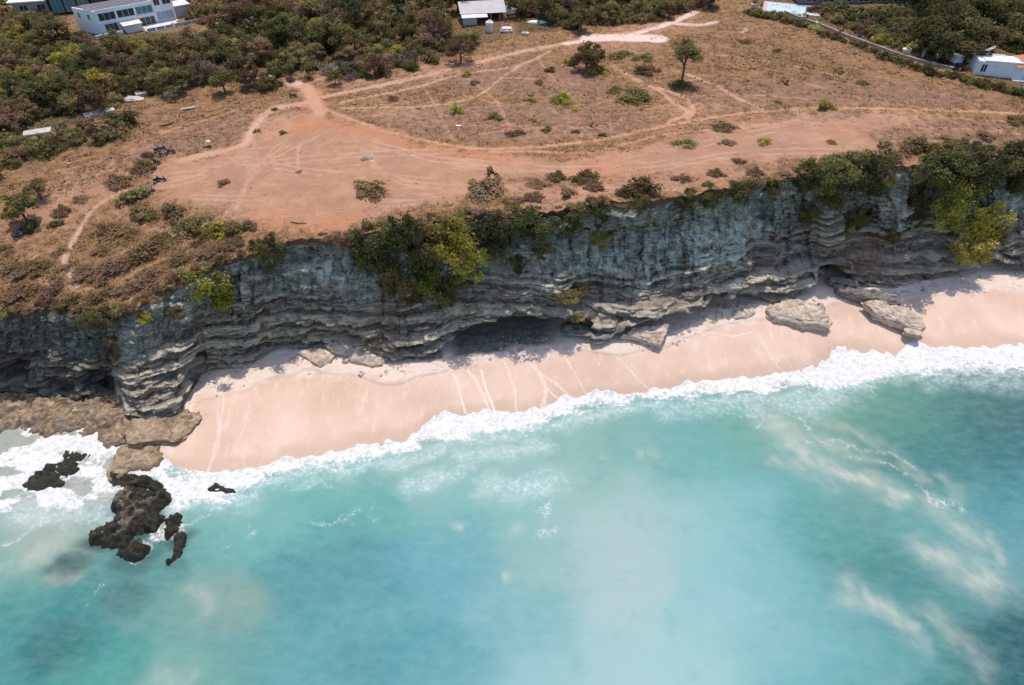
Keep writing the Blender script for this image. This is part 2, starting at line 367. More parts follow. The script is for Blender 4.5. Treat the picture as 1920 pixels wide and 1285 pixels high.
PATHS = [  # width m, strength, points
 (1.9, 1, [(1325, 12), (1290, 28), (1240, 46), (1180, 62), (1100, 74), (1050, 83), (960, 101), (880, 121), (800, 141), (720, 159), (660, 171), (600, 184)]),
 (3.2, 1, [(545, 156), (575, 165), (590, 190), (600, 215)]),
 (2.4, 1, [(595, 190), (555, 197), (515, 205), (490, 222), (474, 243), (460, 268), (425, 282), (385, 290), (340, 300)]),
 (1.3, .8, [(600, 200), (660, 225), (740, 250), (820, 268), (900, 279), (980, 277), (1060, 270), (1130, 262), (1180, 250), (1240, 238), (1310, 225), (1400, 212), (1500, 204), (1600, 203), (1700, 205), (1800, 208), (1915, 213)]),
 (1.2, .7, [(900, 285), (1000, 284), (1100, 286), (1180, 268), (1250, 252), (1330, 245), (1420, 236), (1500, 225)]),
 (1.1, .85, [(640, 192), (700, 180), (780, 164), (850, 143), (900, 134), (970, 124), (1030, 97)]),
 (.9, .8, [(640, 203), (720, 202), (800, 200), (880, 186), (915, 167), (945, 142), (975, 125)]),
 (.8, .7, [(700, 218), (745, 206), (820, 196), (890, 185)]),
 (.8, .75, [(800, 170), (812, 192), (828, 222), (850, 262)]),
 (.8, .65, [(870, 178), (930, 195), (970, 212)]), (.6, .6, [(760, 183), (800, 197), (830, 210)]), (.6, .55, [(870, 190), (885, 205), (898, 220)]),
 (.8, .65, [(1028, 200), (1060, 218), (1150, 226), (1200, 210), (1250, 196)]), (.8, .55, [(1090, 180), (1130, 185), (1170, 196), (1200, 205)]),
 (1.3, .9, [(1150, 122), (1190, 148), (1235, 170), (1262, 192), (1290, 212), (1250, 230)]), (1.3, .9, [(1235, 165), (1280, 182), (1300, 205), (1290, 222)]),
 (1.4, .9, [(1290, 140), (1340, 160), (1385, 185), (1430, 205)]), (1.0, .8, [(1255, 165), (1280, 155), (1310, 148)]),
 (1.1, .7, [(1640, 215), (1690, 230), (1740, 246), (1790, 262)]), (2.4, .9, [(1500, 212), (1560, 240), (1620, 262), (1680, 280)]), (1.2, .6, [(1180, 222), (1240, 220), (1290, 214)]),
 (1.2, .6, [(1030, 302), (1120, 300), (1220, 306), (1330, 315)]), (1.6, .6, [(1000, 395), (1060, 372), (1160, 352), (1260, 340), (1380, 325)]),
 (1.0, .9, [(240, 355), (205, 372), (172, 395), (152, 428), (132, 460), (122, 485), (130, 510), (147, 537)]), (.8, .8, [(92, 470), (112, 480), (124, 490)]), (.8, .7, [(0, 452), (45, 440), (90, 430), (135, 440)]),
 (.9, .85, [(215, 398), (255, 418), (320, 436), (347, 456)]), (.9, .8, [(70, 480), (40, 500), (20, 530), (14, 560)]), (.8, .6, [(100, 465), (60, 475), (20, 500)]), (.7, .6, [(210, 490), (235, 470), (260, 455)]), (.8, .7, [(147, 537), (190, 548), (240, 560), (265, 560)]),
 (1.0, .6, [(0, 400), (80, 380), (150, 360), (220, 350), (270, 345)]), (.8, .5, [(0, 430), (60, 425), (130, 405), (200, 370)]), (1.1, .45, [(60, 335), (150, 322), (230, 300), (280, 285)]),
 (.7, .6, [(253, 500), (255, 540), (270, 565)]), (.8, .6, [(320, 435), (390, 462), (420, 455)]), (.9, .5, [(640, 152), (560, 160)]),
 (1.0, .5, [(1400, 262), (1460, 268), (1540, 268)]), (.8, .5, [(1130, 150), (1170, 160), (1230, 168)]), (.8, .4, [(1560, 215), (1640, 222), (1700, 238)]), (1.3, .5, [(620, 205), (700, 238), (760, 268), (840, 290)]),
]
PATHS += [(.9, .72, l) for l in [[(660, 206), (760, 216), (850, 232), (960, 236), (1060, 240), (1160, 233)], [(900, 250), (1000, 241), (1080, 230)], [(950, 146), (1020, 150), (1100, 160)], [(1120, 196), (1180, 170), (1230, 152)], [(1340, 120), (1450, 140), (1560, 170), (1660, 194), (1760, 206)], [(1300, 100), (1400, 110), (1500, 126), (1600, 150)], [(1700, 240), (1800, 241), (1915, 251)], [(1560, 276), (1700, 263), (1850, 271)], [(180, 330), (260, 272), (340, 238), (430, 212), (500, 186)], [(300, 246), (400, 240), (470, 216)], [(0, 352), (100, 322), (200, 302), (290, 270)], [(700, 160), (760, 190), (790, 230)], [(1010, 110), (1040, 150), (1090, 200)], [(1310, 180), (1400, 178), (1520, 186)], [(1640, 225), (1740, 220), (1880, 228)], [(1150, 320), (1260, 312), (1400, 300), (1500, 290)], [(0, 500), (60, 520), (150, 545)], [(200, 560), (240, 520), (300, 490), (360, 470)], [(30, 300), (130, 285), (260, 250)], [(840, 120), (880, 150), (930, 190), (960, 250)]]]
BARE = [
 (.85, 5, [(1240, 250), (1420, 222), (1600, 208), (1760, 215), (1640, 262), (1700, 285), (1560, 295), (1300, 325)]), (.65, 6, [(1180, 200), (1300, 180), (1420, 200), (1300, 230)]), (.58, 5, [(640, 205), (760, 190), (850, 200), (780, 240), (700, 235)]), (.56, 5, [(950, 240), (1100, 235), (1180, 250), (1000, 275)]),  # strength, soft edge m, outline
 (1.0, 3.5, [(490, 222), (560, 205), (600, 205), (690, 234), (800, 268), (900, 288), (1000, 296), (1130, 288), (1280, 262), (1420, 232), (1500, 222), (1570, 246), (1640, 262), (1670, 284), (1560, 292), (1420, 304), (1300, 332), (1150, 338), (1010, 335), (930, 345), (900, 375), (840, 388), (720, 392), (650, 425), (600, 440), (500, 437), (430, 410), (380, 398), (310, 375), (292, 345), (285, 315), (310, 292), (390, 293), (440, 282), (468, 262)]),
 (.72, 6, [(0, 395), (60, 345), (150, 325), (240, 315), (270, 345), (250, 380), (200, 395), (150, 420), (100, 440), (60, 450), (0, 455)]),
 (.9, 2.5, [(560, 160), (620, 165), (600, 215), (560, 205)]),
 (.8, 4, [(930, 340), (1130, 340), (1290, 330), (1420, 305), (1480, 310), (1320, 360), (1180, 372), (1080, 380), (1000, 398), (930, 398)]),
 (.55, 4, [(1050, 60), (1250, 20), (1330, 15), (1300, 50), (1250, 90), (1150, 110), (1050, 105)]),
 (.55, 3, [(560, 130), (700, 135), (840, 110), (960, 85), (960, 112), (820, 145), (700, 170), (600, 170)]),
 (.5, 2, [(1690, 300), (1745, 300), (1740, 325), (1700, 325)]), (.6, 2, [(90, 565), (130, 560), (125, 585), (80, 590)]), (.55, 1.5, [(280, 545), (300, 540), (270, 575), (235, 580)]),
]
fieldB = np.zeros_like(XP)
for w, a, l in PATHS:
    D = dist_poly(XP, YP, gpts(spline(l))); fieldB = np.maximum(fieldB, .84*a*(1-sstep(.2*w, 1.35*w, D)))
track = np.zeros_like(XP)
for l in [[(600, 215), (540, 262), (480, 320), (440, 395)], [(590, 220), (560, 290), (560, 360), (590, 430)], [(470, 300), (560, 320), (680, 330), (820, 340)], [(320, 330), (420, 320), (560, 300), (700, 290), (820, 285)], [(360, 370), (480, 372), (620, 365), (760, 372)], [(300, 350), (380, 330), (470, 280)], [(640, 240), (690, 290), (720, 330), (800, 350)], [(830, 300), (940, 310), (1060, 318), (1180, 312), (1320, 300)], [(700, 270), (820, 300), (960, 322)], [(450, 410), (560, 400), (660, 390), (780, 380)], [(430, 330), (520, 290), (600, 250)], [(1180, 300), (1300, 275), (1420, 250), (1500, 235)], [(1220, 320), (1340, 295), (1460, 285), (1600, 285)]]:
    q = np.array(spline(l)); 
    for off in (-5, 4):
        D = dist_poly(XP+(fbm(XP/5, YP/5, 0, 2, 311)-.5)*2, YP, gpts([(a, b+off) for a, b in q])); track = np.maximum(track, .85*(1-sstep(.1, .55, D))*sstep(.35, .6, fbm(XP/8, YP/8, 0, 3, 312)))
for w, a, l in PATHS[:8]+PATHS[14:18]+PATHS[23:24]:
    D = dist_poly(XP, YP, gpts(spline(l))); track = np.maximum(track, a*(1-sstep(.2*w, 1.0*w, D)))
for a, soft, l in BARE:
    pts = gpts(l); I = inside(XP, YP, pts); D = dist_poly(XP, YP, pts+pts[:1]); sd = np.where(I, D, -D)
    fieldB = np.maximum(fieldB, a*sstep(-soft*2.2, soft*2.2, sd+(fbm(XP/6, YP/6, 0, 4, 301)-.5)*9))
white = np.zeros_like(XP)
for w, a, l in [(4.2, 1, [(1105, 72), (1150, 71), (1200, 72), (1235, 73)]), (2.0, .8, [(1060, 82), (1110, 76), (1180, 66), (1250, 46), (1300, 25), (1322, 12)]), (2.2, .7, [(1270, 45), (1310, 47), (1340, 42)]), (3.2, .42, [(462, 250), (470, 285), (476, 325)]),
                (1.0, .5, [(152, 428), (122, 485), (130, 510), (147, 537)]), (1.2, .5, [(490, 222), (472, 245), (460, 268)]), (2, .6, [(560, 157), (540, 153)]), (1.5, .6, [(1390, 62), (1400, 55)])]:
    D = dist_poly(XP, YP, gpts(spline(l))); white = np.maximum(white, a*(1-sstep(.4*w, 1.3*w, D)))
orange = np.zeros_like(XP)
for w, a, l in [(6, .8, [(590, 180), (600, 215), (580, 235)]), (5, .7, [(600, 220), (700, 245), (860, 280), (1000, 288), (1130, 276), (1240, 250)]), (3.5, .7, [(1240, 238), (1310, 226), (1420, 218)]), (8, .6, [(640, 430), (560, 440), (480, 425)]), (5, .4, [(1100, 320), (1200, 318)]), (4, .6, [(1700, 312), (1730, 318)]), (2, .7, [(640, 60), (600, 75)])]:
    D = dist_poly(XP, YP, gpts(spline(l))); orange = np.maximum(orange, a*(1-sstep(.2*w, 1.4*w, D)))
# dark dry-grass and olive areas
def area_field(L):
    f = np.zeros_like(XP)
    for a, soft, l in L:
        pts = gpts(l); I = inside(XP, YP, pts); D = dist_poly(XP, YP, pts+pts[:1]); f = np.maximum(f, a*sstep(-soft, soft, np.where(I, D, -D)))
    return f
olive = area_field([(.9, 6, [(-260, 60), (200, 60), (400, 60), (420, 140), (330, 170), (240, 190), (120, 245), (0, 275), (-260, 330)]), (.55, 5, [(400, 40), (960, 20), (960, 75), (820, 100), (700, 125), (560, 140), (420, 170)]), (.7, 4, [(960, -20), (1330, -20), (1330, 5), (1200, 38), (960, 70)]),
                    (.55, 5, [(1400, 10), (1640, 95), (1920, 175), (2180, 230), (2180, -60), (1400, -60)]), (.4, 4, [(0, 460), (200, 440), (330, 430), (480, 440), (430, 480), (330, 530), (200, 580), (0, 590), (-260, 590), (-260, 470)]), (.4, 8, [(1300, 60), (1450, 70), (1640, 120), (1560, 160), (1400, 130)])])
mauve = area_field([(.9, 4, [(640, 215), (800, 205), (940, 190), (1090, 190), (1230, 225), (1150, 250), (1000, 265), (880, 265), (760, 240)]), (.9, 4, [(760, 150), (960, 110), (1120, 130), (1150, 190), (1000, 180), (850, 175)]), (.8, 5, [(1300, 160), (1500, 140), (1700, 150), (1900, 190), (1700, 200), (1480, 200), (1380, 190)]), (.8, 3, [(1290, 160), (1380, 190), (1340, 215), (1290, 205)]),
                    (.8, 4, [(1510, 210), (1680, 215), (1920, 230), (1920, 270), (1720, 270), (1600, 250)]), (.8, 4, [(150, 320), (290, 260), (460, 200), (480, 220), (440, 270), (330, 285)]), (.6, 4, [(200, 340), (290, 275), (280, 330), (220, 345)])])
plateau = mesh_np('plateau_ground', np.stack([XP, YP, ZPh], -1).reshape(-1, 3), grid_faces(XP.shape[0], NU)[:, ::-1], None,
                  attrs={'bare': fieldB, 'track': track, 'white': white, 'orange': orange, 'olive': olive, 'mauve': mauve})
tag(plateau, kind='structure')
# ------------------------------------------------------------------ the beach
SHORE = np.array([(-300, 786), (0, 786), (120, 792), (200, 808), (300, 856), (330, 880), (390, 890), (450, 880), (520, 867), (560, 862), (620, 852), (700, 840), (765, 828), (790, 800), (815, 786), (860, 778), (950, 772), (1020, 766), (1060, 748), (1120, 740), (1200, 737), (1300, 720), (1400, 707), (1460, 702), (1500, 701), (1532, 694), (1550, 676), (1566, 658), (1600, 660), (1680, 667), (1710, 645), (1760, 652), (1840, 656), (1920, 650), (2230, 640)], float)
FOAMLO = np.array([(-300, 965), (0, 955), (120, 945), (220, 950), (330, 955), (400, 945), (450, 925), (500, 905), (560, 890), (640, 879), (740, 862), (800, 842), (860, 830), (960, 815), (1040, 795), (1100, 778), (1180, 765), (1280, 754), (1380, 748), (1440, 742), (1500, 728), (1560, 728), (1660, 704), (1720, 690), (1800, 688), (1920, 692), (2230, 690)], float)
vs_ = np.interp(U, SHORE[:, 0], SHORE[:, 1])+(fbm(U/30, 1, 0, 3, 88)-.5)*10
vf_ = np.interp(U, FOAMLO[:, 0], FOAMLO[:, 1])-np.interp(U, [300, 430, 1500, 1600], [0, 18, 18, 4])+(fbm(U/40, 2, 0, 3, 89)-.5)*16
ysh = smooth1(P(U, vs_, .3)[1], 2)
ysh_s = smooth1(ysh, 22)
NB = 300
yb_top = y5+RR+5
tb = np.linspace(0, 1, NB)
YB = (ysh_s-22)[None]+(yb_top-ysh_s+22)[None]*tb[:, None]
y5s = smooth1(y5, 12); zbs = smooth1(zb, 12)
def beach_z(Y, ys, y5_, zb_):
    t = (Y-ys)/(y5_-ys)
    up = .3+(zb_-.3)*np.clip(t, 0, 1)**.85+np.clip(t-1, 0, 9)*1.2
    dn = .3+(Y-ys)*.13
    return np.where(t > 0, up, np.maximum(dn, -3.5)), t
ZB, tB = beach_z(YB, ysh_s[None], y5s[None], zbs[None])
XB = (U[None]-CU)/F*(YB*cp+(CAMZ-ZB)*sp_)
berm = (fbm(XB/6, YB/2.2, 0, 3, 91)-.5)
ZB = ZB+berm*.35*sstep(.55, .85, tB)+(fbm(XB/1.2, YB/1.2, 0, 2, 92)-.5)*.12*sstep(.6, .9, tB)
scl = np.interp(U, [0, 330, 380, 800, 900, 2200], [0, 0, 1, 1, .6, .6])[None]
ZB = ZB+scl*.3*(sstep(.74, .775, tB+(fbm(XB/5, 0, 0, 3, 93)-.5)*.16)-.5)
streak = np.zeros_like(XB)
rs_ = random.Random(4)
STREAKS = [(.8, .7, [(420, 742), (415, 790), (400, 840), (390, 885)]), (.35, .8, [(408, 770), (412, 820), (398, 860)]), (.6, .5, [(555, 770), (560, 800)]), (.4, .5, [(545, 720), (560, 760), (556, 800)]), (.5, .4, [(640, 840), (655, 810)]),
 (.55, .9, [(842, 690), (860, 730), (872, 775)]), (.5, .9, [(878, 695), (905, 735), (920, 775)]), (.55, 1, [(900, 695), (912, 730), (935, 785)]), (.5, .8, [(945, 680), (962, 715), (968, 770)]), (1.0, .75, [(975, 662), (1005, 690), (1022, 725), (1015, 765)]), (.9, .7, [(960, 655), (1000, 690), (1050, 725), (1085, 755)]), (.5, .7, [(1060, 670), (1080, 700), (1095, 735)]), (1.2, .5, [(1150, 665), (1185, 700), (1210, 735)]), (.5, .7, [(1160, 670), (1190, 705), (1225, 735)]), (1.5, .5, [(1395, 628), (1420, 660), (1450, 700)]), (.9, .6, [(1415, 618), (1435, 650), (1460, 690)]), (1.4, .4, [(1330, 650), (1360, 680), (1390, 705)]), (.4, .6, [(1500, 600), (1530, 640), (1545, 655)]), (1.2, .35, [(1080, 680), (1110, 715), (1130, 740)]), (1.4, .4, [(820, 700), (850, 760)]), (.4, .5, [(1270, 640), (1300, 670), (1330, 700)]), (2, .35, [(870, 700), (900, 770)]), (2, .3, [(1000, 690), (1040, 760)]), (.3, .8, [(1310, 622), (1340, 624), (1375, 630), (1410, 622)]), (.4, .6, [(500, 800), (520, 840)]), (.4, .5, [(470, 760), (480, 820)]),
 (.3, .7, [(1020, 675), (1060, 662), (1120, 655)]), (.9, .45, [(940, 700), (985, 705), (1010, 700)]), (.8, .5, [(820, 695), (850, 688), (890, 692)]), (.5, .8, [(1020, 725), (1045, 745), (1060, 752)])]
for _ in range(70):
    a_ = rs_.uniform(380, 1540); vb = np.interp(a_, SHORE[:, 0], SHORE[:, 1]); L_ = rs_.uniform(30, 95); sl_ = np.interp(a_, [380, 700, 900, 1540], [-.12, .12, .32, .7])
    STREAKS.append((rs_.uniform(.3, 1.3), rs_.uniform(.2, .5), [(a_-sl_*L_, vb-L_), (a_-sl_*L_*.5+rs_.uniform(-4, 4), vb-L_*.5), (a_, vb)]))
def bpts(l):
    a = np.array(l, float); z = np.full(len(a), 2.5)
    j = np.clip(np.searchsorted(U, a[:, 0]), 0, NU-1)
    for _ in range(8):
        x, y, _z = P(a[:, 0], a[:, 1], z); z = beach_z(y, ysh_s[j], y5s[j], zbs[j])[0]
    return list(zip(x, y))
Xw = XB+(fbm(XB/2.5, YB/4, 0, 3, 95)-.5)*1.2
for w, a, l in STREAKS:
    D = dist_poly(Xw, YB, bpts(spline(l))); streak = np.maximum(streak, a*(1-sstep(.15*w, 1.15*w, D)))
beach = mesh_np('beach', np.stack([XB, YB, ZB], -1).reshape(-1, 3), grid_faces(NB, NU)[:, ::-1], None, attrs={'tb': tB, 'streak': streak, 'darkfloor': sstep(835, 862, U[None]+0*tB)*(1-sstep(1010, 1075, U[None]+0*tB))*sstep(.80, .90, tB+(fbm(XB/4, YB/4, 0, 4, 97)-.5)*.16-np.interp(U, [860, 930, 1060], [0, .02, .09])[None])})  # floor turns dark grey at the cliff foot inside the alcove
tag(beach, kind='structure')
# ------------------------------------------------------------------ the sea
NS = 520
vtop = proj((U-CU)/F*100, ysh, 0.3)[1]
vs_now = vs_
ss = np.linspace(0, 1, NS)
VS = (vs_now-14)[None]+(1400-(vs_now-14))[None]*(ss[:, None]**1.35)
Us = np.broadcast_to(U[None], VS.shape)
XS, YS, _ = P(Us, VS, 0.15)
dn = (vf_[None]-VS)                   # px inside the foam from the lower edge
up_ = (VS-vs_now[None])
runup = np.maximum(.06, beach_z(YS, ysh_s[None], y5s[None], zbs[None])[0]+.07)
edge_in = sstep(-4, 6, up_+(fbm(XS/2.0, YS/2, 0, 3, 101)-.5)*16)
edge_in = 1.0
foam = edge_in*sstep(-34, 10, dn+(fbm(XS/4, YS/1.6, 0, 4, 102)-.5)*34)
lobes = fbm(XS/1.6, YS/1.4, 0, 4, 103)
ZS = np.where(up_ > -14, runup, .06)
deepz = .06+(fbm(XS/9, YS/4, 0, 3, 104)-.5)*.45*sstep(10, 90, up_)
calm = sstep(0, 40, up_)
ZS = runup*(1-calm)+deepz*calm
crest = np.interp(U, [-300, 0, 230, 300, 420, 520, 760, 800, 900, 1100, 1250, 1420, 1480, 1560, 1640, 1720, 2230], [1.2, 1.2, 1.0, .5, .5, .55, .5, .7, .75, .6, .55, .6, .8, .9, .7, .8, .8])[None]
ZS = ZS+foam*crest*(.15+.9*(lobes-.25))*sstep(0, 18, up_)
en = (fbm(XS/1.5, YS/1.5, 0, 4, 107)-.5)*14+(fbm(XS/5, YS/5, 0, 2, 108)-.5)*14
ZS = np.where(up_+en < 0, ZS-.9*sstep(0, 7, -(up_+en)), ZS)
seaX, seaY = XS, YS
# water colours
CP_ = [(0,1000,150,188,180),(60,965,188,195,185),(110,950,185,190,180),(100,1040,140,178,165),(0,1100,110,172,162),(50,1150,75,152,152),(0,1250,80,155,155),(100,1210,62,138,142),(200,1255,85,165,155),(150,1130,76,150,150),(300,1120,112,170,165),(250,1090,90,150,148),(400,1130,148,176,165),(400,1200,102,166,165),(330,1270,130,180,170),(480,970,110,185,180),(400,960,145,195,190),(560,960,105,185,180),(600,1000,100,175,175),(700,950,105,180,180),(700,1080,90,163,175),(640,1050,95,160,165),(560,1100,90,160,165),(600,1200,100,170,175),(700,1200,92,158,165),(720,1150,110,178,180),(800,1100,105,175,190),(830,1020,115,180,190),(770,1210,82,163,173),(850,920,125,192,190),(800,880,168,200,195),(900,900,150,200,195),(960,920,165,205,205),(950,962,120,190,185),(900,1060,115,178,190),(950,1150,130,188,194),(860,1250,108,175,185),(1000,1050,140,190,187),(1010,1000,145,195,190),(1060,1040,176,206,206),(1100,1000,180,208,210),(1150,1100,178,208,210),(1100,900,160,200,195),(1200,850,135,190,185),(1050,830,150,195,190),(1150,830,140,190,185),(1280,830,122,184,184),(1350,860,115,185,185),(1200,950,172,206,206),(1300,950,160,205,208),(1400,920,130,195,198),(1400,1000,150,205,208),(1450,1050,135,195,200),(1350,1150,155,205,210),(1300,1250,165,210,212),(1450,1200,140,195,200),(1550,1250,125,190,195),(1100,1250,165,205,208),(1000,1250,150,200,206),(1200,1250,170,210,212),(1500,920,108,174,175),(1480,880,108,174,170),(1500,1000,102,174,175),(1580,1000,92,162,158),(1620,1060,82,148,148),(1655,1085,72,138,138),(1700,1020,100,165,165),(1750,960,110,175,170),(1600,940,122,170,165),(1450,800,130,180,170),(1400,790,118,180,170),(1500,760,150,190,178),(1560,760,122,168,152),(1650,760,108,164,148),(1700,800,98,153,143),(1750,850,73,138,136),(1800,780,90,145,140),(1850,740,85,125,125),(1900,760,70,115,118),(1830,830,62,122,126),(1900,850,68,128,134),(1800,900,85,150,155),(1900,960,85,155,165),(1880,1030,110,170,175),(1850,1080,115,170,172),(1780,1100,110,165,165),(1700,1120,82,152,152),(1750,1160,76,142,142),(1850,1180,56,110,116),(1900,1200,38,96,106),(1900,1260,42,102,112),(1800,1250,82,148,148),(1700,1200,98,164,164),(1650,1250,105,170,172),(1600,1150,120,180,182),(1550,1120,125,190,195),(1600,1280,115,180,182),(900,850,165,200,195),(700,890,140,195,188),(600,910,125,190,185),(500,930,150,200,196),(300,1000,105,165,162),(380,1040,110,175,172)]
cpa = np.array(CP_, float)
XSn = XS
wu = Us+(fbm(XS/9, YS/8, 0, 5, 111)-.5)*110; wv = VS+(fbm(XS/8, YS/6, 3, 5, 112)-.5)*90
acc = np.zeros(Us.shape+(3,)); wsum = np.zeros(Us.shape)+1e-9
for u_, v_, r_, g_, b_ in CP_:
    d2 = ((wu-u_)/66)**2+((wv-v_)/54)**2
    w = np.exp(-d2)+1e-4/(1+d2)**2
    acc += w[..., None]*np.array(lin((r_, g_, b_))); wsum += w
wcol = acc/wsum[..., None]*np.array([.60, .565, .53])
rdk = np.zeros(Us.shape)
for (fu, fv, fr_, fa) in [(250, 985, 8.5, .9), (325, 1010, 4.5, .85), (200, 1010, 6, .85), (85, 905, 6, .7), (420, 918, 3.5, .6), (120, 1062, 5, .75), (330, 1060, 3, .4), (258, 1045, 6, .6), (240, 1120, 6, .35), (100, 1210, 8, .3)]:
    x, y, z = P(fu, fv, .1); D = np.hypot(XS-x+(fbm(XS/2.5, YS/2.5, 0, 4, 118)-.5)*4, (YS-y)*1.25+(fbm(XS/2.5, YS/2.5, 4, 4, 119)-.5)*4); rdk = np.maximum(rdk, fa*(1-sstep(.25*fr_, 1.1*fr_, D)))
wcol = wcol*(1-rdk[..., None])+np.array([.020, .040, .040])*rdk[..., None]
def sea_field(L, warp=1.0, seed=120):
    f = np.zeros_like(XS); a_ = XS+(fbm(XS/4, YS/4, 0, 4, seed)-.5)*5*warp; b_ = YS+(fbm(XS/4, YS/4, 5, 4, seed+5)-.5)*5*warp
    for w, a, l in L:
        q = np.array(spline(l), float); x, y, z = P(q[:, 0], q[:, 1], 0.1)
        D = dist_poly(a_, b_, list(zip(x, y))); f = np.maximum(f, a*np.exp(-(D/w)**2))
    return f
sed = sea_field([(3.6, .9, [(1470, 810), (1500, 845), (1540, 870)]), (2.8, 1, [(1530, 860), (1580, 890), (1640, 910), (1700, 930)]), (3.0, .6, [(1700, 925), (1770, 960), (1830, 1010)]), (2.4, .5, [(1440, 780), (1480, 800), (1560, 840), (1640, 860)]), (2.4, .5, [(1450, 860), (1500, 880), (1560, 910)]), (3.2, .9, [(1745, 1040), (1790, 1055), (1860, 1090)]), (1.2, .6, [(1860, 1010), (1880, 1050), (1880, 1085)]), (2.2, .9, [(1590, 1105), (1640, 1130), (1685, 1162)]), (1.6, .5, [(1690, 1175), (1735, 1210)]), (2, .4, [(1740, 1150), (1800, 1200), (1850, 1250)]), (2, .45, [(1560, 790), (1640, 830), (1720, 890)]), (1.4, .4, [(1760, 890), (1800, 940)]),
                 (1.2, .7, [(860, 982), (866, 984)]), (.9, .8, [(943, 1084), (948, 1086)]), (1, .5, [(965, 1000), (972, 998)]), (1, .6, [(900, 932), (920, 932)]), (1.0, .55, [(1190, 850), (1198, 850)]), (1, .5, [(1220, 850), (1226, 852)]), (1, .4, [(1125, 858), (1130, 858)]), (1.6, .6, [(80, 1025), (110, 1015)]), (2.4, .7, [(40, 960), (110, 950)]), (2, .5, [(0, 1060), (60, 1045), (120, 1020)]), (1.6, .4, [(360, 1110), (390, 1140)]), (1.2, .4, [(90, 1080), (140, 1085)]), (2, .35, [(300, 1270), (360, 1265)])])
patch = .6*fbm(XS/2.2, YS/2.6, 7, 4, 130)+.4*fbm((XS+YS*.6)/.9, (YS-XS*.6)/2.4, 7, 4, 132)
sed = np.clip(sed*(.42+2.1*(patch-.34)), 0, 1)*.8
veil = sea_field([(1.6, .8, [(330, 955), (450, 925), (560, 892), (640, 882), (740, 866), (860, 832), (960, 818), (1040, 798)]), (1.8, .8, [(1040, 798), (1180, 768), (1280, 758), (1440, 746), (1560, 736), (1660, 710), (1760, 700), (1920, 704)]), (2.4, .75, [(770, 905), (820, 902), (860, 880)]), (2.6, .8, [(920, 910), (970, 918), (1030, 905)]), (2.0, .7, [(860, 860), (940, 850), (1020, 835)]), (3.2, .7, [(1450, 755), (1520, 755), (1580, 740)]), (2, .5, [(560, 900), (640, 890)]), (2.6, .6, [(1750, 720), (1840, 715), (1920, 720)]), (2.5, .6, [(1240, 780), (1340, 765), (1420, 760)]), (3, .7, [(40, 960), (160, 965), (220, 980)]), (2.5, .6, [(380, 940), (460, 945)])], 1, 140)
fstr = sea_field([(.5, .75, [(1480, 765), (1510, 800), (1540, 822), (1600, 850), (1660, 880), (1720, 912), (1790, 950)]), (.4, .6, [(1530, 830), (1600, 840), (1660, 850), (1740, 900)]), (.5, .55, [(1740, 905), (1790, 940), (1800, 975)]), (.5, .9, [(1020, 880), (1052, 895), (1068, 925), (1040, 935)]), (.8, .9, [(1035, 940), (1022, 965), (1022, 990), (1038, 1008)]), (.4, .6, [(900, 900), (960, 890), (1020, 880)]), (.4, .65, [(880, 840), (920, 860), (960, 855), (1040, 835)]), (.5, .6, [(555, 975), (600, 985), (640, 978), (670, 962), (680, 945)]), (.4, .6, [(415, 1020), (440, 1010), (480, 990)]), (.5, .7, [(0, 1015), (60, 1000), (110, 985), (200, 980)]), (.3, .6, [(160, 1130), (185, 1115), (200, 1110)]), (.3, .5, [(410, 1060), (450, 1050), (500, 1040)]), (.3, .5, [(340, 1100), (390, 1090)]), (.3, .4, [(0, 1120), (50, 1100)]), (.35, .5, [(640, 985), (690, 970), (700, 940)]), (.5, .6, [(560, 912), (620, 905), (660, 910)]), (.4, .5, [(700, 900), (740, 890), (800, 875)]), (.6, .7, [(300, 985), (360, 965), (420, 950), (470, 935)]), (.4, .5, [(1300, 790), (1340, 780), (1410, 775)]), (.5, .55, [(1400, 790), (1440, 775), (1480, 770)])], 1.5, 150)
fstr = fstr*sstep(.36, .62, fbm(XS/2.6, YS/2.6, 8, 4, 181))
foam2 = np.clip(foam, 0, 1)
leftmix = 1-sstep(235, 420, Us)
foam2 = foam2*(1-leftmix*(.04+.72*sstep(.46, .66, fbm(XS/4.2, YS/2.6, 2, 5, 171))))
# foam round the reef rocks
for (fu, fv, fr_, fa) in [(230, 900, 5.5, .85), (300, 930, 4.0, .8), (265, 1030, 2.2, .9), (325, 990, 3, .85), (80, 915, 4, .9), (420, 925, 4, .9), (170, 880, 4, .85), (300, 1000, 2.4, .9), (470, 930, 2, .6), (255, 1050, 1.2, .8), (215, 1000, 1.5, .5)]:
    x, y, z = P(fu, fv, 0.1); D = np.hypot(XS-x, YS-y); foam2 = np.maximum(foam2, fa*.74*(1-sstep(.4*fr_, 1.6*fr_, D)))
sea = mesh_np('sea', np.stack([XS, YS, ZS], -1).reshape(-1, 3), grid_faces(NS, NU), None, attrs={'foam': foam2, 'rip': 0*foam2, 'sed': sed, 'veil': veil, 'fstr': fstr}, colors={'water': wcol.reshape(-1, 3)})
tag(sea, kind='structure')
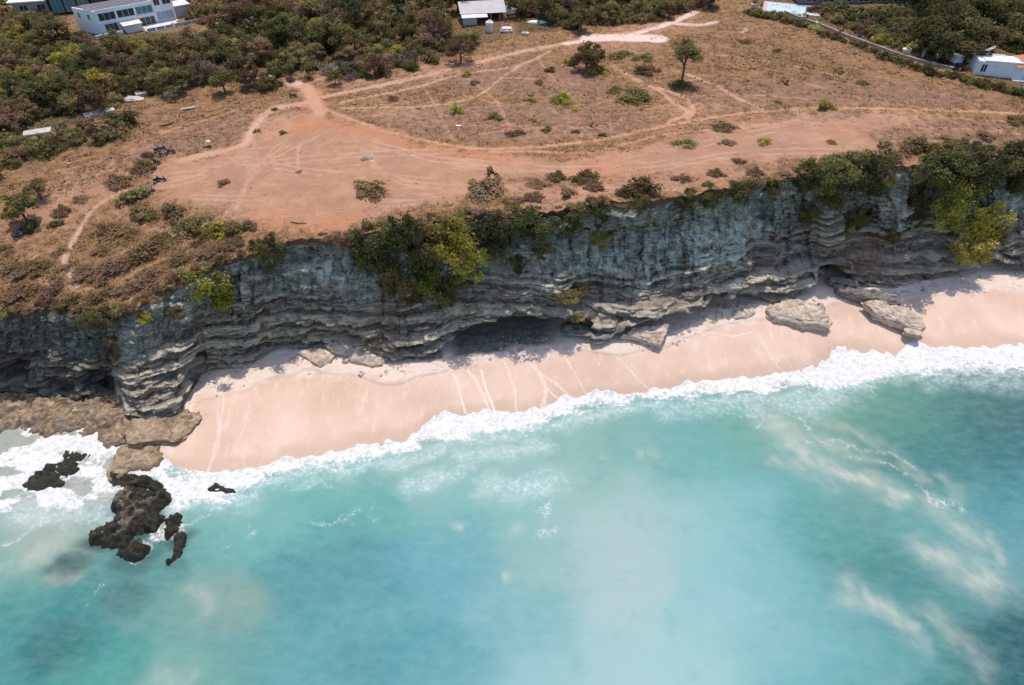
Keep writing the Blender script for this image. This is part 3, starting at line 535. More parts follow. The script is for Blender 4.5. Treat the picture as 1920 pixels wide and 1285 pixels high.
# ================================================================== MATERIALS
def m_ground():
    t = NT('ground'); big = t.noise(.07, 5, .6); mid = t.noise(.5, 6, .68); fine = t.noise(2.2, 5, .7); vf = t.noise(7, 4, .7)
    grass = t.ramp(mid, [(.30, (.115, .060, .031)), (.46, (.23, .122, .062)), (.60, (.31, .172, .084)), (.75, (.36, .212, .102))])
    mauve = t.ramp(mid, [(.30, (.14, .074, .046)), (.5, (.245, .135, .085)), (.72, (.35, .205, .128))])
    olive = t.ramp(t.noise(.7, 6, .7), [(.30, (.035, .032, .015)), (.5, (.085, .066, .030)), (.68, (.15, .10, .050)), (.8, (.19, .125, .07))])
    c = t.mix(t.rng(t.math('ADD', t.attr('mauve'), t.math('MULTIPLY', t.math('SUBTRACT', mid, .5), .9)), .3, .7), grass, mauve)
    c = t.mix(t.rng(t.math('ADD', t.attr('olive'), t.math('MULTIPLY', t.math('SUBTRACT', mid, .5), 1.2)), .35, .75), c, olive)
    # tufty speckle and pale straw
    c = t.mix(t.rng(fine, .52, .72, 0, .55), c, (.29, .185, .10)); c = t.mix(t.rng(fine, .46, .28, 0, .6), c, (.06, .04, .028))
    dirt = t.ramp(t.noise(.22, 6, .62), [(.3, (.37, .185, .106)), (.5, (.435, .228, .136)), (.7, (.51, .29, .183))])
    dirt = t.mix(t.rng(big, .42, .62, 0, .55), dirt, (.33, .185, .125)); dirt = t.mix(t.rng(t.noise(.35, 6, .7, t.mapping((.5, 1.8, 1), (0, 0, .25))), .52, .70, 0, .6), dirt, (.54, .335, .235))
    dirt = t.mix(t.rng(vf, .3, .75, 0, .45), dirt, (.28, .15, .095))
    dirt = t.mix(t.rng(t.noise(1.0, 6, .7, t.mapping((.35, 1.6, 1))), .55, .75, 0, .35), dirt, (.30, .165, .11))
    dirt = t.mix(t.math('MULTIPLY', t.attr('orange'), t.rng(mid, .2, .7, .35, 1)), dirt, (.46, .185, .085))
    dirt = t.mix(t.math('MULTIPLY', t.attr('track'), .5), dirt, (.57, .345, .235))
    w = t.math('ADD', t.attr('bare'), t.math('ADD', t.math('MULTIPLY', t.math('SUBTRACT', mid, .5), 1.4), t.math('MULTIPLY', t.math('SUBTRACT', fine, .5), .55)))
    c = t.mix(t.rng(w, .24, .80), c, dirt); c = t.mix(t.math('MULTIPLY', t.rng(t.noise(.9, 6, .75), .56, .70), .55), c, (.17, .105, .068))
    c = t.mix(t.rng(t.math('ADD', t.attr('white'), t.math('MULTIPLY', t.math('SUBTRACT', fine, .5), .9)), .35, .9), c, (.66, .49, .41))
    # scattered pebbles and litter
    vo = t.voro(.55, feature='F1'); c = t.mix(t.math('MULTIPLY', t.rng(vo, .13, .09, 0, .8), t.rng(t.noise(.31, 2), .60, .64)), c, (.50, .42, .37))
    t.pbsdf(c, .95, t.bump(t.math('ADD', fine, t.math('MULTIPLY', mid, 1.6)), .8, .35), .1); return t.m
def m_cliff():
    t = NT('cliff_rock'); co = t.coord()
    st = t.noise(1.0, 8, .62, t.mapping((.10, .10, 1.15)), .6); st2 = t.noise(1.0, 6, .7, t.mapping((.35, .35, 3.2)), .5)
    b1 = t.noise(.16, 6, .65); b2 = t.noise(.6, 6, .72, None, .3); b3 = t.noise(2.6, 5, .7); vert = t.noise(1.0, 6, .7, t.mapping((.55, .55, .09)))
    lay = t.ramp(st, [(.30, (.10, .083, .064)), (.40, (.26, .22, .17)), (.50, (.56, .47, .35)), (.56, (.28, .232, .168)), (.66, (.72, .61, .455))])
    lay = t.mix(t.rng(st2, .40, .56, .8, 0), lay, (.075, .067, .057)); 
    up = t.ramp(b2, [(.30, (.10, .095, .077)), (.41, (.36, .34, .26)), (.53, (.58, .555, .43)), (.68, (.76, .735, .58))])
    up = t.mix(t.rng(st2, .45, .60, .6, 0), up, (.10, .104, .098))
    bd = t.attr('bed'); lay = t.mix(.6, lay, t.ramp(t.math('ADD', bd, t.math('MULTIPLY', t.math('SUBTRACT', b2, .5), .5)), [(.2, (.085, .07, .053)), (.38, (.26, .215, .165)), (.52, (.54, .445, .325)), (.62, (.34, .275, .195)), (.8, (.78, .66, .49))]))
    c = t.mix(t.rng(t.math('ADD', t.attr('low'), t.math('MULTIPLY', t.math('SUBTRACT', b1, .5), .6)), .25, .75), up, lay)
    palec = t.ramp(b2, [(.30, (.28, .30, .25)), (.46, (.62, .65, .55)), (.66, (.86, .88, .76))])
    pf = t.math('MULTIPLY', t.attr('pale'), t.rng(vert, .36, .62)); c = t.mix(t.rng(t.math('ADD', pf, t.math('MULTIPLY', t.math('SUBTRACT', b2, .5), .7)), .15, .65, 0, .85), c, palec)
    c = t.mix(t.math('MULTIPLY', t.rng(b1, .50, .66), t.rng(vert, .40, .66, .2, .8)), c, (.075, .072, .062))
    c = t.mix(t.math('MULTIPLY', t.attr('sunlit'), t.rng(b2, .36, .62, .15, .85)), c, (.50, .40, .33))
    c = t.mix(t.rng(b3, .40, .24, 0, .75), c, (.035, .034, .03))
    c = t.mix(t.math('MULTIPLY', t.attr('rust'), t.rng(b2, .38, .62, .2, .9)), c, (.26, .125, .06))
    c = t.mix(t.math('MULTIPLY', t.attr('leftdark'), t.rng(b2, .35, .6, .75, .45)), c, (.085, .076, .062))  # rock colour goes darker at the left end of the cliff
    sn = t.rng(t.math('ADD', t.attr('soil'), t.math('MULTIPLY', t.math('SUBTRACT', b2, .5), .7)), .35, .75); c = t.mix(sn, c, t.mix(b3, (.10, .06, .038), (.26, .15, .09)))
    h = t.math('ADD', t.math('MULTIPLY', st, 1.2), t.math('ADD', t.math('MULTIPLY', st2, .9), t.math('ADD', t.math('MULTIPLY', b2, .8), t.math('MULTIPLY', b3, .5))))
    t.pbsdf(c, .92, t.bump(h, 1.0, .7), .15); return t.m
def m_rock(name, dark, mid_, light, wet=0.0, band=1.3, w0=.55, w1=1.5):
    t = NT(name); st = t.noise(1.0, 7, .65, t.mapping((.35, .35, band*1.6)), .6); b = t.noise(.7, 7, .7); f = t.noise(4, 5, .7)
    c = t.ramp(st, [(.33, dark), (.48, mid_), (.64, light)]); c = t.mix(t.rng(b, .45, .65, 0, .6), c, mid_); c = t.mix(t.rng(f, .42, .25, 0, .7), c, tuple(x*.35 for x in dark))
    if wet:
        pos = t.n('ShaderNodeSeparateXYZ'); g = t.n('ShaderNodeNewGeometry'); t.set(pos.inputs[0], g.outputs['Position'])
        k = t.rng(t.math('ADD', pos.outputs[2], t.math('MULTIPLY', t.math('SUBTRACT', b, .5), 1.8)), w0, w1, wet, 0)
        c = t.mix(k, c, (.022, .020, .014)); c = t.mix(t.math('MULTIPLY', k, t.rng(t.noise(1.7, 5), .5, .68, 0, .6)), c, (.075, .065, .022))
    t.pbsdf(c, .85 if not wet else .6, t.bump(t.math('ADD', st, t.math('ADD', b, f)), .9, .25), .3); return t.m
def m_sand():
    t = NT('sand'); n = t.noise(.09, 4); fi = t.noise(6, 4, .7); tb_ = t.attr('tb'); lo = t.noise(1.0, 6, .65, t.mapping((.55, .035, 1), (0, 0, -.42)))
    c = t.ramp(n, [(.3, (.535, .365, .270)), (.5, (.59, .412, .315)), (.7, (.645, .468, .370))])
    dry = t.mix(t.rng(t.noise(.9, 6, .7), .3, .7), (.60, .46, .375), (.69, .545, .455))
    c = t.mix(t.rng(t.math('ADD', tb_, t.math('MULTIPLY', t.math('SUBTRACT', t.noise(.22, 6, .65), .5), .45)), .70, .80), c, dry)
    c = t.mix(t.rng(lo, .5, .72, 0, .38), c, (.74, .595, .49)); c = t.mix(t.rng(t.math('ADD', tb_, t.math('MULTIPLY', t.math('SUBTRACT', n, .5), .25)), .22, .06, 0, .6), c, (.47, .335, .24))
    s = t.rng(t.math('ADD', t.attr('streak'), t.math('MULTIPLY', t.math('SUBTRACT', t.noise(1.8, 5, .7, t.mapping((1.6, .35, 1))), .5), 1.1)), .40, 1.05, 0, .55); c = t.mix(s, c, (.82, .73, .685))
    c = t.mix(t.rng(fi, .4, .25, 0, .18), c, (.4, .28, .2))
    c = t.mix(t.math('MULTIPLY', t.attr('darkfloor'), .92), c, t.ramp(t.noise(.9, 6, .7), [(.3, (.045, .045, .04)), (.55, (.13, .125, .105)), (.75, (.27, .25, .21))]))
    crk = t.math('MULTIPLY', t.rng(t.voro(.24, t.mapping((.45, 1.3, 1))), .022, .004), t.math('MULTIPLY', t.rng(tb_, .70, .84), t.rng(t.noise(.13, 3), .5, .6)))
    c = t.mix(t.math('MULTIPLY', crk, .6), c, (.22, .16, .12))
    t.pbsdf(c, .8, t.bump(t.math('ADD', t.noise(1.3, 5, .6), t.math('MULTIPLY', fi, .3)), .3, .12), .25); return t.m
def m_sea():
    t = NT('sea_water'); co = t.coord()
    w = t.attr('water', True)
    sw = t.noise(.33, 6, .62, t.mapping((1, 1.7, 1), (0, 0, .35))); w = t.mix(t.rng(sw, .3, .7, 0, .30), w, t.mix(.5, w, (.27, .40, .39))); w = t.mix(t.rng(t.noise(.16, 4, .6), .48, .30, 0, .22), w, t.mix(.5, w, (.02, .13, .16)))
    w = t.mix(t.math('MULTIPLY', t.attr('sed'), .85), w, (.47, .45, .385))
    lace = t.voro(.75, t.mix(.22, co, t.n('ShaderNodeTexNoise').outputs['Color'], 'ADD')); 
    lace2 = t.voro(2.1, t.mix(.35, co, t.n('ShaderNodeTexNoise').outputs['Color'], 'ADD'))
    n1 = t.noise(1.1, 7, .68); n2 = t.noise(3.5, 6, .7, None, .4); n3 = t.noise(.45, 5, .6)
    net = t.math('MAXIMUM', t.rng(lace, .16, .0), t.math('MULTIPLY', t.rng(lace2, .17, .0), .8))
    veil = t.math('MULTIPLY', t.attr('veil'), t.rng(n3, .3, .65, .3, .85)); w = t.mix(veil, w, (.40, .50, .48))
    fo = t.attr('foam')
    k = t.math('ADD', fo, t.math('ADD', t.math('MULTIPLY', t.math('SUBTRACT', n1, .5), .95), t.math('ADD', t.math('MULTIPLY', t.math('SUBTRACT', n2, .5), .55), t.math('MULTIPLY', net, .16))))
    solid = t.math('MULTIPLY', t.rng(k, .46, .98), t.rng(fo, .02, .2))
    fs = t.math('MULTIPLY', t.math('MULTIPLY', t.attr('fstr'), .62), t.rng(t.math('ADD', t.math('MULTIPLY', net, .45), t.math('ADD', n1, t.math('MULTIPLY', n2, .5))), .80, 1.22)); 
    vl = t.math('MULTIPLY', t.attr('veil'), t.math('MULTIPLY', net, t.rng(n1, .45, .65, 0, .7)))
    f = t.math('MAXIMUM', solid, t.math('MAXIMUM', fs, vl))
    fc = t.mix(t.rng(t.math('ADD', t.math('MULTIPLY', n1, .7), t.math('MULTIPLY', n2, .3)), .37, .62), (.47, .475, .47), (.75, .715, .70))
    c = t.mix(f, w, fc)
    # ripples
    r1 = t.noise(.9, 5, .6, t.mapping((.7, 1.6, 1), (0, 0, .3))); r2 = t.noise(3.6, 3, .55, t.mapping((.8, 1.5, 1)))
    hb = t.math('ADD', t.math('MULTIPLY', r1, .5), t.math('ADD', t.math('MULTIPLY', r2, .12), t.math('MULTIPLY', f, t.math('ADD', t.math('MULTIPLY', n1, 1.6), t.math('MULTIPLY', n2, .25)))))
    b = t.pbsdf(c, .3, t.bump(hb, .14, .5), .05); t.set(b.inputs['Roughness'], t.math('ADD', .42, t.math('MULTIPLY', f, .4))); return t.m
def m_leaf(name, dark, light, translucent=.32, var=.25):
    t = NT(name); oi = t.n('ShaderNodeObjectInfo'); r = oi.outputs['Random']; tint = t.attr('tint')
    c = t.mix(tint, dark, light); n = t.noise(.9, 3)
    c = t.hsv(c, t.rng(r, 0, 1, .485, .515), t.rng(n, .3, .7, .85, 1.1), t.rng(t.math('FRACT', t.math('MULTIPLY', r, 7.31)), 0, 1, 1-var, 1+var))
    d = t.n('ShaderNodeBsdfDiffuse'); tr = t.n('ShaderNodeBsdfTranslucent'); mx = t.n('ShaderNodeMixShader')
    t.set(d.inputs['Color'], c); t.set(tr.inputs['Color'], c); mx.inputs[0].default_value = translucent
    t.t.links.new(d.outputs[0], mx.inputs[1]); t.t.links.new(tr.outputs[0], mx.inputs[2]); t.t.links.new(mx.outputs[0], t.out.inputs[0]); return t.m
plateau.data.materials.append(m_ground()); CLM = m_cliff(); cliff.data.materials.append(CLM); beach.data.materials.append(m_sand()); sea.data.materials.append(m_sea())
ROCK_SHELF = m_rock('brown_tide_rock', (.10, .072, .04), (.29, .205, .125), (.50, .375, .255), wet=.5, w0=.2, w1=1.1)
ROCK_WET = m_rock('wet_reef_rock', (.045, .038, .028), (.15, .118, .08), (.33, .265, .19), wet=.96, w0=2.0, w1=3.3)
ROCK_PALE = m_rock('pale_beach_rock', (.28, .21, .15), (.54, .415, .32), (.74, .60, .48))
ROCK_GREY = m_rock('grey_cliff_rock', (.08, .072, .062), (.20, .175, .15), (.36, .32, .275))
LEAF = dict(green=m_leaf('green_leaves', (.083, .082, .030), (.245, .22, .075)), dark=m_leaf('dark_leaves', (.052, .052, .023), (.175, .158, .060)), yellow=m_leaf('yellow_green_leaves', (.20, .175, .034), (.52, .43, .085)),
            bright=m_leaf('bright_leaves', (.11, .125, .022), (.31, .29, .055)), olive=m_leaf('olive_leaves', (.11, .09, .036), (.31, .24, .098)), brown=m_leaf('dry_brown_leaves', (.14, .09, .052), (.33, .21, .12)), rust=m_leaf('rusty_leaves', (.10, .068, .034), (.28, .18, .085)),
            grey=m_leaf('bare_grey_twigs', (.16, .125, .095), (.36, .28, .215), .05), maroon=m_leaf('maroon_leaves', (.06, .018, .018), (.15, .05, .045)))
BARK = plain('bark', (.12, .085, .06), .9, .1, .3, 3)
WHITE = plain('white_paint', (.74, .75, .76), .6, .3, .06, .6); OFFW = plain('weathered_white', (.62, .58, .54), .7, .2, .15, .8); CONC = plain('concrete', (.46, .40, .36), .85, .2, .22, .7); GREYR = plain('grey_roofing', (.42, .38, .385), .6, .3, .12, .5)
DARK = plain('dark_interior', (.018, .018, .02), .8, .1); GLASSD = plain('dark_window_glass', (.03, .045, .05), .12, .5, .3, .4); TEALG = plain('teal_glass', (.09, .20, .215), .15, .5, .25, .3); BLUEG = plain('pale_blue_glass', (.26, .36, .40), .2, .5, .15, .4)
BROWNR = plain('brown_roof', (.14, .105, .085), .85, .15, .3, .35); TILE = plain('terracotta_tiles', (.50, .20, .105), .75, .2, .2, 1.2); BLUER = plain('pale_blue_paving', (.42, .56, .66), .5, .3, .15, .25); TEALR = plain('dark_teal_roof', (.05, .12, .14), .6, .3, .2, .4)
BLACK = plain('black_paint', (.012, .012, .014), .35, .5, .2, 4); RUBBER = plain('tyre_rubber', (.02, .02, .02), .9, .1, .2, 6); STEEL = plain('steel', (.35, .35, .36), .35, .5, .1, 5, .7); SEATM = plain('seat_vinyl', (.02, .018, .018), .6, .3, .2, 6)
WOOD = plain('driftwood', (.30, .22, .16), .9, .1, .3, 2.5); DARKW = plain('dark_wood', (.10, .06, .04), .9, .1, .3, 2.5); RED = plain('red_cloth', (.55, .07, .05), .8, .1, .1); BLUEC = plain('blue_cloth', (.08, .16, .42), .8, .1, .1); PURP = plain('purple_cloth', (.16, .11, .30), .8, .1, .1); BIKEW = plain('white_fairing', (.62, .68, .74), .35, .5, .05); BIKEB = plain('blue_fairing', (.08, .17, .28), .35, .5, .1); BIKEG = plain('green_fairing', (.05, .10, .05), .35, .5, .1)
# ================================================================== LIGHT
sun_el, sun_az = math.radians(75), math.radians(8)          # azimuth from +y towards +x
sd = Vector((math.cos(sun_el)*math.sin(sun_az), math.cos(sun_el)*math.cos(sun_az), math.sin(sun_el)))
sl = bpy.data.lights.new('sun', 'SUN'); sl.energy = 2.75; sl.angle = math.radians(.5); sl.color = (1, .93, .84)
so = bpy.data.objects.new('sun', sl); COL.objects.link(so); so.rotation_euler = sd.to_track_quat('Z', 'Y').to_euler()
wd = bpy.data.worlds.new('World'); SC.world = wd; wd.use_nodes = True; wn = wd.node_tree
sky = wn.nodes.new('ShaderNodeTexSky'); sky.sky_type = 'NISHITA'; sky.sun_disc = False; sky.sun_elevation = sun_el; sky.sun_rotation = sun_az
bg = next(n for n in wn.nodes if n.type == 'BACKGROUND'); bg.inputs[1].default_value = .15
wn.links.new(sky.outputs[0], bg.inputs[0])
SC.view_settings.view_transform = 'Standard'; SC.view_settings.look = 'None'; SC.view_settings.exposure = .48; SC.view_settings.gamma = 1
SC.cycles.max_bounces = 5; SC.cycles.diffuse_bounces = 3; SC.cycles.glossy_bounces = 2; SC.cycles.transmission_bounces = 3; SC.cycles.transparent_max_bounces = 4
try:
    SC.cycles.use_denoising = True
except Exception: pass
# ================================================================== VEGETATION
RNG = np.random.default_rng(11)
def crown_mesh(name, seed, n, leaf, clumps, rad=(1, 1, .8), cr=.36, lo=-.25, spread=1.0):
    r = np.random.default_rng(seed)
    c = []
    while len(c) < clumps:
        p = r.uniform(-1, 1, 3)
        if p @ p > 1 or p[2] < lo: continue
        p = p/np.linalg.norm(p)*(.25+.75*r.random()**.7); c.append(p)
    c = np.array(c)*spread; k = r.integers(0, clumps, n); csz = cr*r.uniform(.5, 1.35, clumps); ct = r.random(clumps)
    d = r.normal(size=(n, 3)); d /= np.linalg.norm(d, axis=1, keepdims=True); d[:, 2] = np.where(r.random(n) < .6, np.abs(d[:, 2]), d[:, 2])
    pos = c[k]+d*(csz[k]*np.where(r.random(n) < .07, r.uniform(1.1, 1.6, n), r.uniform(.45, 1.1, n)))[:, None]
    nrm = d*1.0+r.normal(size=(n, 3))*.55+np.array([0, 0, .25]); nrm /= np.linalg.norm(nrm, axis=1, keepdims=True)
    a = np.cross(nrm, r.normal(size=(n, 3))); a /= np.linalg.norm(a, axis=1, keepdims=True); b = np.cross(nrm, a)
    s = (leaf*r.uniform(.55, 1.35, n))[:, None]; bend = nrm*s*.25
    V = np.stack([pos-a*s, pos-b*s*.62+bend*.4, pos+a*s, pos+b*s*.62+bend*.4], 1)*np.array(rad)
    tint = np.clip(ct[k]*.75+r.random(n)*.35-.05, 0, 1)
    F_ = np.arange(n*4).reshape(n, 4)
    return mesh_np(name, V.reshape(-1, 3), F_, None, smooth=False, attrs={'tint': np.repeat(tint, 4)}, do_link=False)
def twig_mesh(name, seed, n, rad=(1, 1, .8)):
    r = np.random.default_rng(seed); V = []; T = []
    d = r.normal(size=(n, 3)); d[:, 2] = np.abs(d[:, 2])+.25; d /= np.linalg.norm(d, axis=1, keepdims=True)
    b0 = r.normal(size=(n, 3))*.16; b0[:, 2] = 0
    mid = b0+d*(.25+.5*r.random(n))[:, None]; e = mid+(d+r.normal(size=(n, 3))*.55)*(.2+.35*r.random(n))[:, None]
    side = np.cross(d, r.normal(size=(n, 3))); side /= np.linalg.norm(side, axis=1, keepdims=True); w = r.uniform(.012, .045, n)[:, None]
    V = np.stack([mid-side*w, mid+side*w, e+side*w*.5, e-side*w*.5], 1)*np.array(rad)
    V2 = np.stack([b0-side*w, b0+side*w, mid+side*w, mid-side*w], 1)*np.array(rad)
    V = np.concatenate([V, V2]); T = np.repeat(r.random(2*n), 4)
    return mesh_np(name, V.reshape(-1, 3), np.arange(8*n).reshape(2*n, 4), None, smooth=False, attrs={'tint': T}, do_link=False)
MB = {
 'bush': [crown_mesh('bush_leaves', 100+i, 1100, .105, 11, (1, 1, .85), .42, -.05) for i in range(5)],
 'big': [crown_mesh('large_bush_leaves', 200+i, 4200, .060, 26, (1, 1, .9), .33, -.15) for i in range(5)],
 'hang': [crown_mesh('cliff_bush_leaves', 300+i, 3200, .066, 22, (1, .8, 1), .34, -1) for i in range(6)],
 'mound': [crown_mesh('mound_leaves', 400+i, 1300, .085, 16, (1, 1, .55), .36, 0) for i in range(4)],
 'tree': [crown_mesh('tree_leaves', 500+i, 2800, .075, 20, (1, 1, .85), .36, -.3) for i in range(6)],
 'twig': [twig_mesh('bare_twigs', 600+i, 900) for i in range(3)],
 'sparse': [crown_mesh('sparse_leaves', 700+i, 420, .11, 8, (1, 1, 1.0), .34, -.1) for i in range(4)],
}
for l in MB.values():
    for m in l: m.materials.append(LEAF['green'])
def trunk_mesh(seed):
    r = random.Random(seed); bm = bmesh.new()
    tube_bm(bm, [(0, 0, -.3), (.02, .01, .5), (.05*r.uniform(-1, 1), .04, 1.0), (.08*r.uniform(-1, 1), .05, 1.5)], [.09, .07, .055, .03], 8)
    for i in range(5):
        a = i*1.256+r.random(); z = r.uniform(.55, 1.1)
        tube_bm(bm, [(0, 0, z), (.22*math.cos(a), .22*math.sin(a), z+.22), (.5*math.cos(a), .5*math.sin(a), z+.5)], [.045, .03, .012], 5)
    o = from_bm('trunk', bm, BARK); me = o.data; bpy.data.objects.remove(o); return me
TRUNKS = [trunk_mesh(i) for i in range(3)]
ORD = 'first second third fourth fifth sixth seventh eighth ninth tenth eleventh twelfth thirteenth fourteenth fifteenth sixteenth seventeenth eighteenth nineteenth twentieth'.split()
def ordinal(n):
    if n <= 20: return ORD[n-1]
    tens = {2: 'twenty', 3: 'thirty', 4: 'forty', 5: 'fifty', 6: 'sixty', 7: 'seventy'}[n//10]
    return tens+'-'+ORD[n % 10-1] if n % 10 else {30: 'thirtieth', 40: 'fortieth', 50: 'fiftieth', 60: 'sixtieth', 70: 'seventieth'}[n]
ADJ = dict(green='green leafy', dark='dark green', yellow='yellow-green', bright='bright lime-green', olive='olive-green', brown='dry brown', rust='rusty brown', grey='bare grey twiggy', maroon='maroon-leaved')
PENDING = []     # (object, u, noun, kind, phrase, group)
def leafy(name, mesh, mat, parent=None):
    o = bpy.data.objects.new(name, mesh); link(o, parent)
    o.material_slots[0].link = 'OBJECT'; o.material_slots[0].material = LEAF[mat]; return o
RR_ = random.Random(5)
def bush(u, v, w, kind, form='bush', hz=None, phrase='', group=None, name=None, label=None, sink=.1, noun=None):
    """bush whose middle is seen at u, v and which is w pixels wide"""
    g = Gv(u, v); R = w/2/ppm(*g)
    h = (hz if hz else {'bush': .85, 'big': .9, 'mound': .42, 'twig': .85, 'sparse': 1.1}[form])*R
    g = Gv(u, v+.42*h*ppm(*g)*.8); 
    o = leafy(name or {'twig': 'bare_shrub', 'mound': 'low_shrub', 'big': 'large_shrub', 'sparse': 'young_shrub'}.get(form, 'bush'), RR_.choice(MB[form]), kind)
    base = {'bush': .85, 'big': .9, 'mound': .55, 'twig': .8, 'sparse': 1}[form]
    o.location = g+Vector((0, 0, -sink*R)); o.scale = (R*RR_.uniform(.85, 1.25), R*RR_.uniform(.75, 1.2), h/base*RR_.uniform(.8, 1.1)); o.rotation_euler = (0, 0, RR_.uniform(0, 6.28))
    noun = noun or {'twig': 'shrub', 'mound': 'low shrub', 'big': 'large bush', 'sparse': 'sapling shrub'}.get(form, 'bush')
    if label: tag(o, label, 'bush', group)
    else: PENDING.append((o, u, noun, kind, phrase, group or 'bushes '+phrase))
    return o
def tree(u, v, w, kind, phrase='', group=None, label=None, hk=1.0, form='tree', at_base=False, name='scrub_tree', noun='tree'):
    g = Gv(u, v); R = w/2/ppm(*g); cz = R*1.15*hk
    if not at_base: g = Gv(u, v+cz*ppm(*g)*.9)
    e = empty(name, g, RR_.uniform(0, 6.28))
    tr = bpy.data.objects.new('trunk', RR_.choice(TRUNKS)); link(tr, e); tr.scale = (R, R, cz*.95)
    cr = leafy('crown', RR_.choice(MB[form]), kind, e); cr.location = (0, 0, cz); cr.scale = (R, R, R*RR_.uniform(.85, 1.15))
    if label: tag(e, label, 'tree', group)
    else: PENDING.append((e, u, noun, kind, phrase, group or 'trees '+phrase))
    return e
def hang(u, v, w, h, kind, phrase='on the cliff face', label=None, out=.35, group='bushes on the cliff', name='cliff_bush'):
    if 1150 < u < 1525: w *= .74; h *= .8
    v0s = v; v = v-out*w*.24
    p, n = cliff_at(u, v); k = ppm(*p); R = w/2/k; Rz = h/2/k/.80
    o = leafy(name, RR_.choice(MB['hang']), kind); n = Vector((n.x, n.y, 0)).normalized()
    o.location = p+n*R*out; o.scale = (R, min(R, 4.5), Rz); o.rotation_euler = (RR_.uniform(-.12, .12), RR_.uniform(-.2, .2), RR_.choice((0, math.pi))+RR_.uniform(-.3, .3))
    if label: tag(o, label, 'bush', group)
    else: PENDING.append((o, u, 'bush', kind, phrase, group))
    return o
# --- single plants on the open plateau
tree(1278, 156, 56, 'olive', label='lone round-crowned olive-green tree standing on the open dirt plateau', hk=1.55, at_base=True, name='lone_tree')
bush(1268, 157, 40, 'dark', 'mound', label='dark leafy mound standing for the shadow at the foot of the lone round-crowned tree', name='low_shrub')  # added leaf mound stands in for the cast shadow under the tree
tree(1100, 136, 64, 'olive', label='bushy olive tree at the back of the plateau, left of the lone round-crowned tree', hk=.5, form='big', at_base=True, name='bushy_tree')
bush(1120, 128, 44, 'yellow', 'bush', label='yellowish bush leaning against the right foot of the bushy olive tree')
bush(1070, 116, 30, 'yellow', 'bush', label='yellowish bush against the left foot of the bushy olive tree')
bush(1055, 184, 46, 'yellow', 'big', .75, label='broad yellow-green bush in the middle of the criss-crossing plateau tracks', name='large_shrub')
bush(857, 208, 32, 'yellow', 'bush', label='round yellow-green bush beside the straight footpath left of the plateau middle')
bush(1544, 198, 42, 'yellow', 'bush', .7, label='yellow-green bush alone beside the pale track on the right plateau')
bush(692, 356, 68, 'rust', 'mound', label='dark rusty low mound shrub alone on the bare dirt above the cliff', name='low_shrub')
bush(422, 342, 28, 'brown', 'mound', .5, label='flat dry brown shrub alone on the bare dirt near the motorbikes', name='low_shrub')
bush(485, 244, 17, 'green', 'sparse', label='small green shrub on the inside of the bend in the pale track', name='young_shrub')
bush(530, 249, 18, 'green', 'bush', label='small green bush right of the bend in the pale track')
bush(515, 204, 12, 'olive', 'bush', label='tiny olive bush on the pale track below the lone upper motorbike')
PL = 'on the open plateau'
for u, v, w, k, f in [(1168, 102, 44, 'olive', 'mound'), (1206, 108, 40, 'olive', 'mound'), (1216, 130, 54, 'rust', 'mound'), (1190, 178, 76, 'olive', 'mound'), (993, 186, 23, 'yellow', 'sparse'), (998, 222, 24, 'yellow', 'sparse'), (925, 219, 22, 'yellow', 'bush'), (937, 223, 14, 'olive', 'bush'), (1080, 246, 17, 'olive', 'bush'), (1115, 234, 18, 'olive', 'sparse'), (1025, 242, 22, 'olive', 'bush'), (1130, 253, 16, 'olive', 'bush'), (875, 138, 24, 'yellow', 'bush'), (1568, 132, 22, 'yellow', 'sparse'), (1085, 204, 18, 'yellow', 'sparse'), (1285, 268, 46, 'olive', 'mound'), (1430, 265, 26, 'yellow', 'bush'), (1365, 268, 32, 'brown', 'mound'), (918, 324, 30, 'olive', 'sparse'), (908, 347, 84, 'brown', 'mound'),
                      (1010, 342, 40, 'brown', 'mound'), (1048, 328, 46, 'rust', 'mound'), (1092, 330, 56, 'rust', 'mound'), (1122, 350, 40, 'brown', 'mound'), (1000, 372, 42, 'brown', 'mound'), (1062, 362, 34, 'brown', 'bush'), (962, 376, 44, 'rust', 'mound'), (890, 155, 22, 'brown', 'mound'), (735, 185, 30, 'brown', 'mound'), (1010, 155, 20, 'brown', 'bush'), (1030, 132, 20, 'rust', 'bush'), (1150, 168, 40, 'olive', 'mound'), (1460, 190, 18, 'brown', 'mound'), (1360, 235, 40, 'brown', 'mound'), (970, 250, 40, 'brown', 'mound'), (1475, 152, 16, 'olive', 'sparse'), (1620, 155, 26, 'olive', 'mound'), (1395, 78, 26, 'olive', 'mound'), (1460, 95, 22, 'olive', 'mound'), (562, 322, 12, 'brown', 'mound'), (1205, 355, 60, 'rust', 'bush'), (1175, 362, 34, 'olive', 'bush'), (1660, 275, 40, 'brown', 'bush'), (1385, 300, 30, 'brown', 'mound'), (1345, 322, 40, 'brown', 'mound'), (1420, 320, 40, 'brown', 'mound'), (1280, 335, 40, 'brown', 'mound'), (1560, 265, 26, 'brown', 'mound')]:
    bush(u, v, w, k, f, phrase=PL)
LH = 'on the left headland'
tree(52, 388, 62, 'green', label='green bushy tree above the dark pair of motorbikes on the left headland', hk=.9, name='scrub_tree')
tree(78, 355, 42, 'olive', label='olive tree just behind the green bushy tree on the left headland', hk=.9)
bush(62, 420, 46, 'dark', 'big', 1.0, label='dark shaded bush in front of the green bushy tree on the left headland', name='large_shrub')
bush(22, 398, 34, 'green', 'bush', label='small green bush left of the green bushy tree on the left headland')
bush(248, 366, 48, 'olive', 'bush', label='olive bush beside the white motorbikes at the edge of the bare dirt')
bush(268, 394, 56, 'rust', 'mound', label='rusty shrub just below the olive bush beside the white motorbikes')
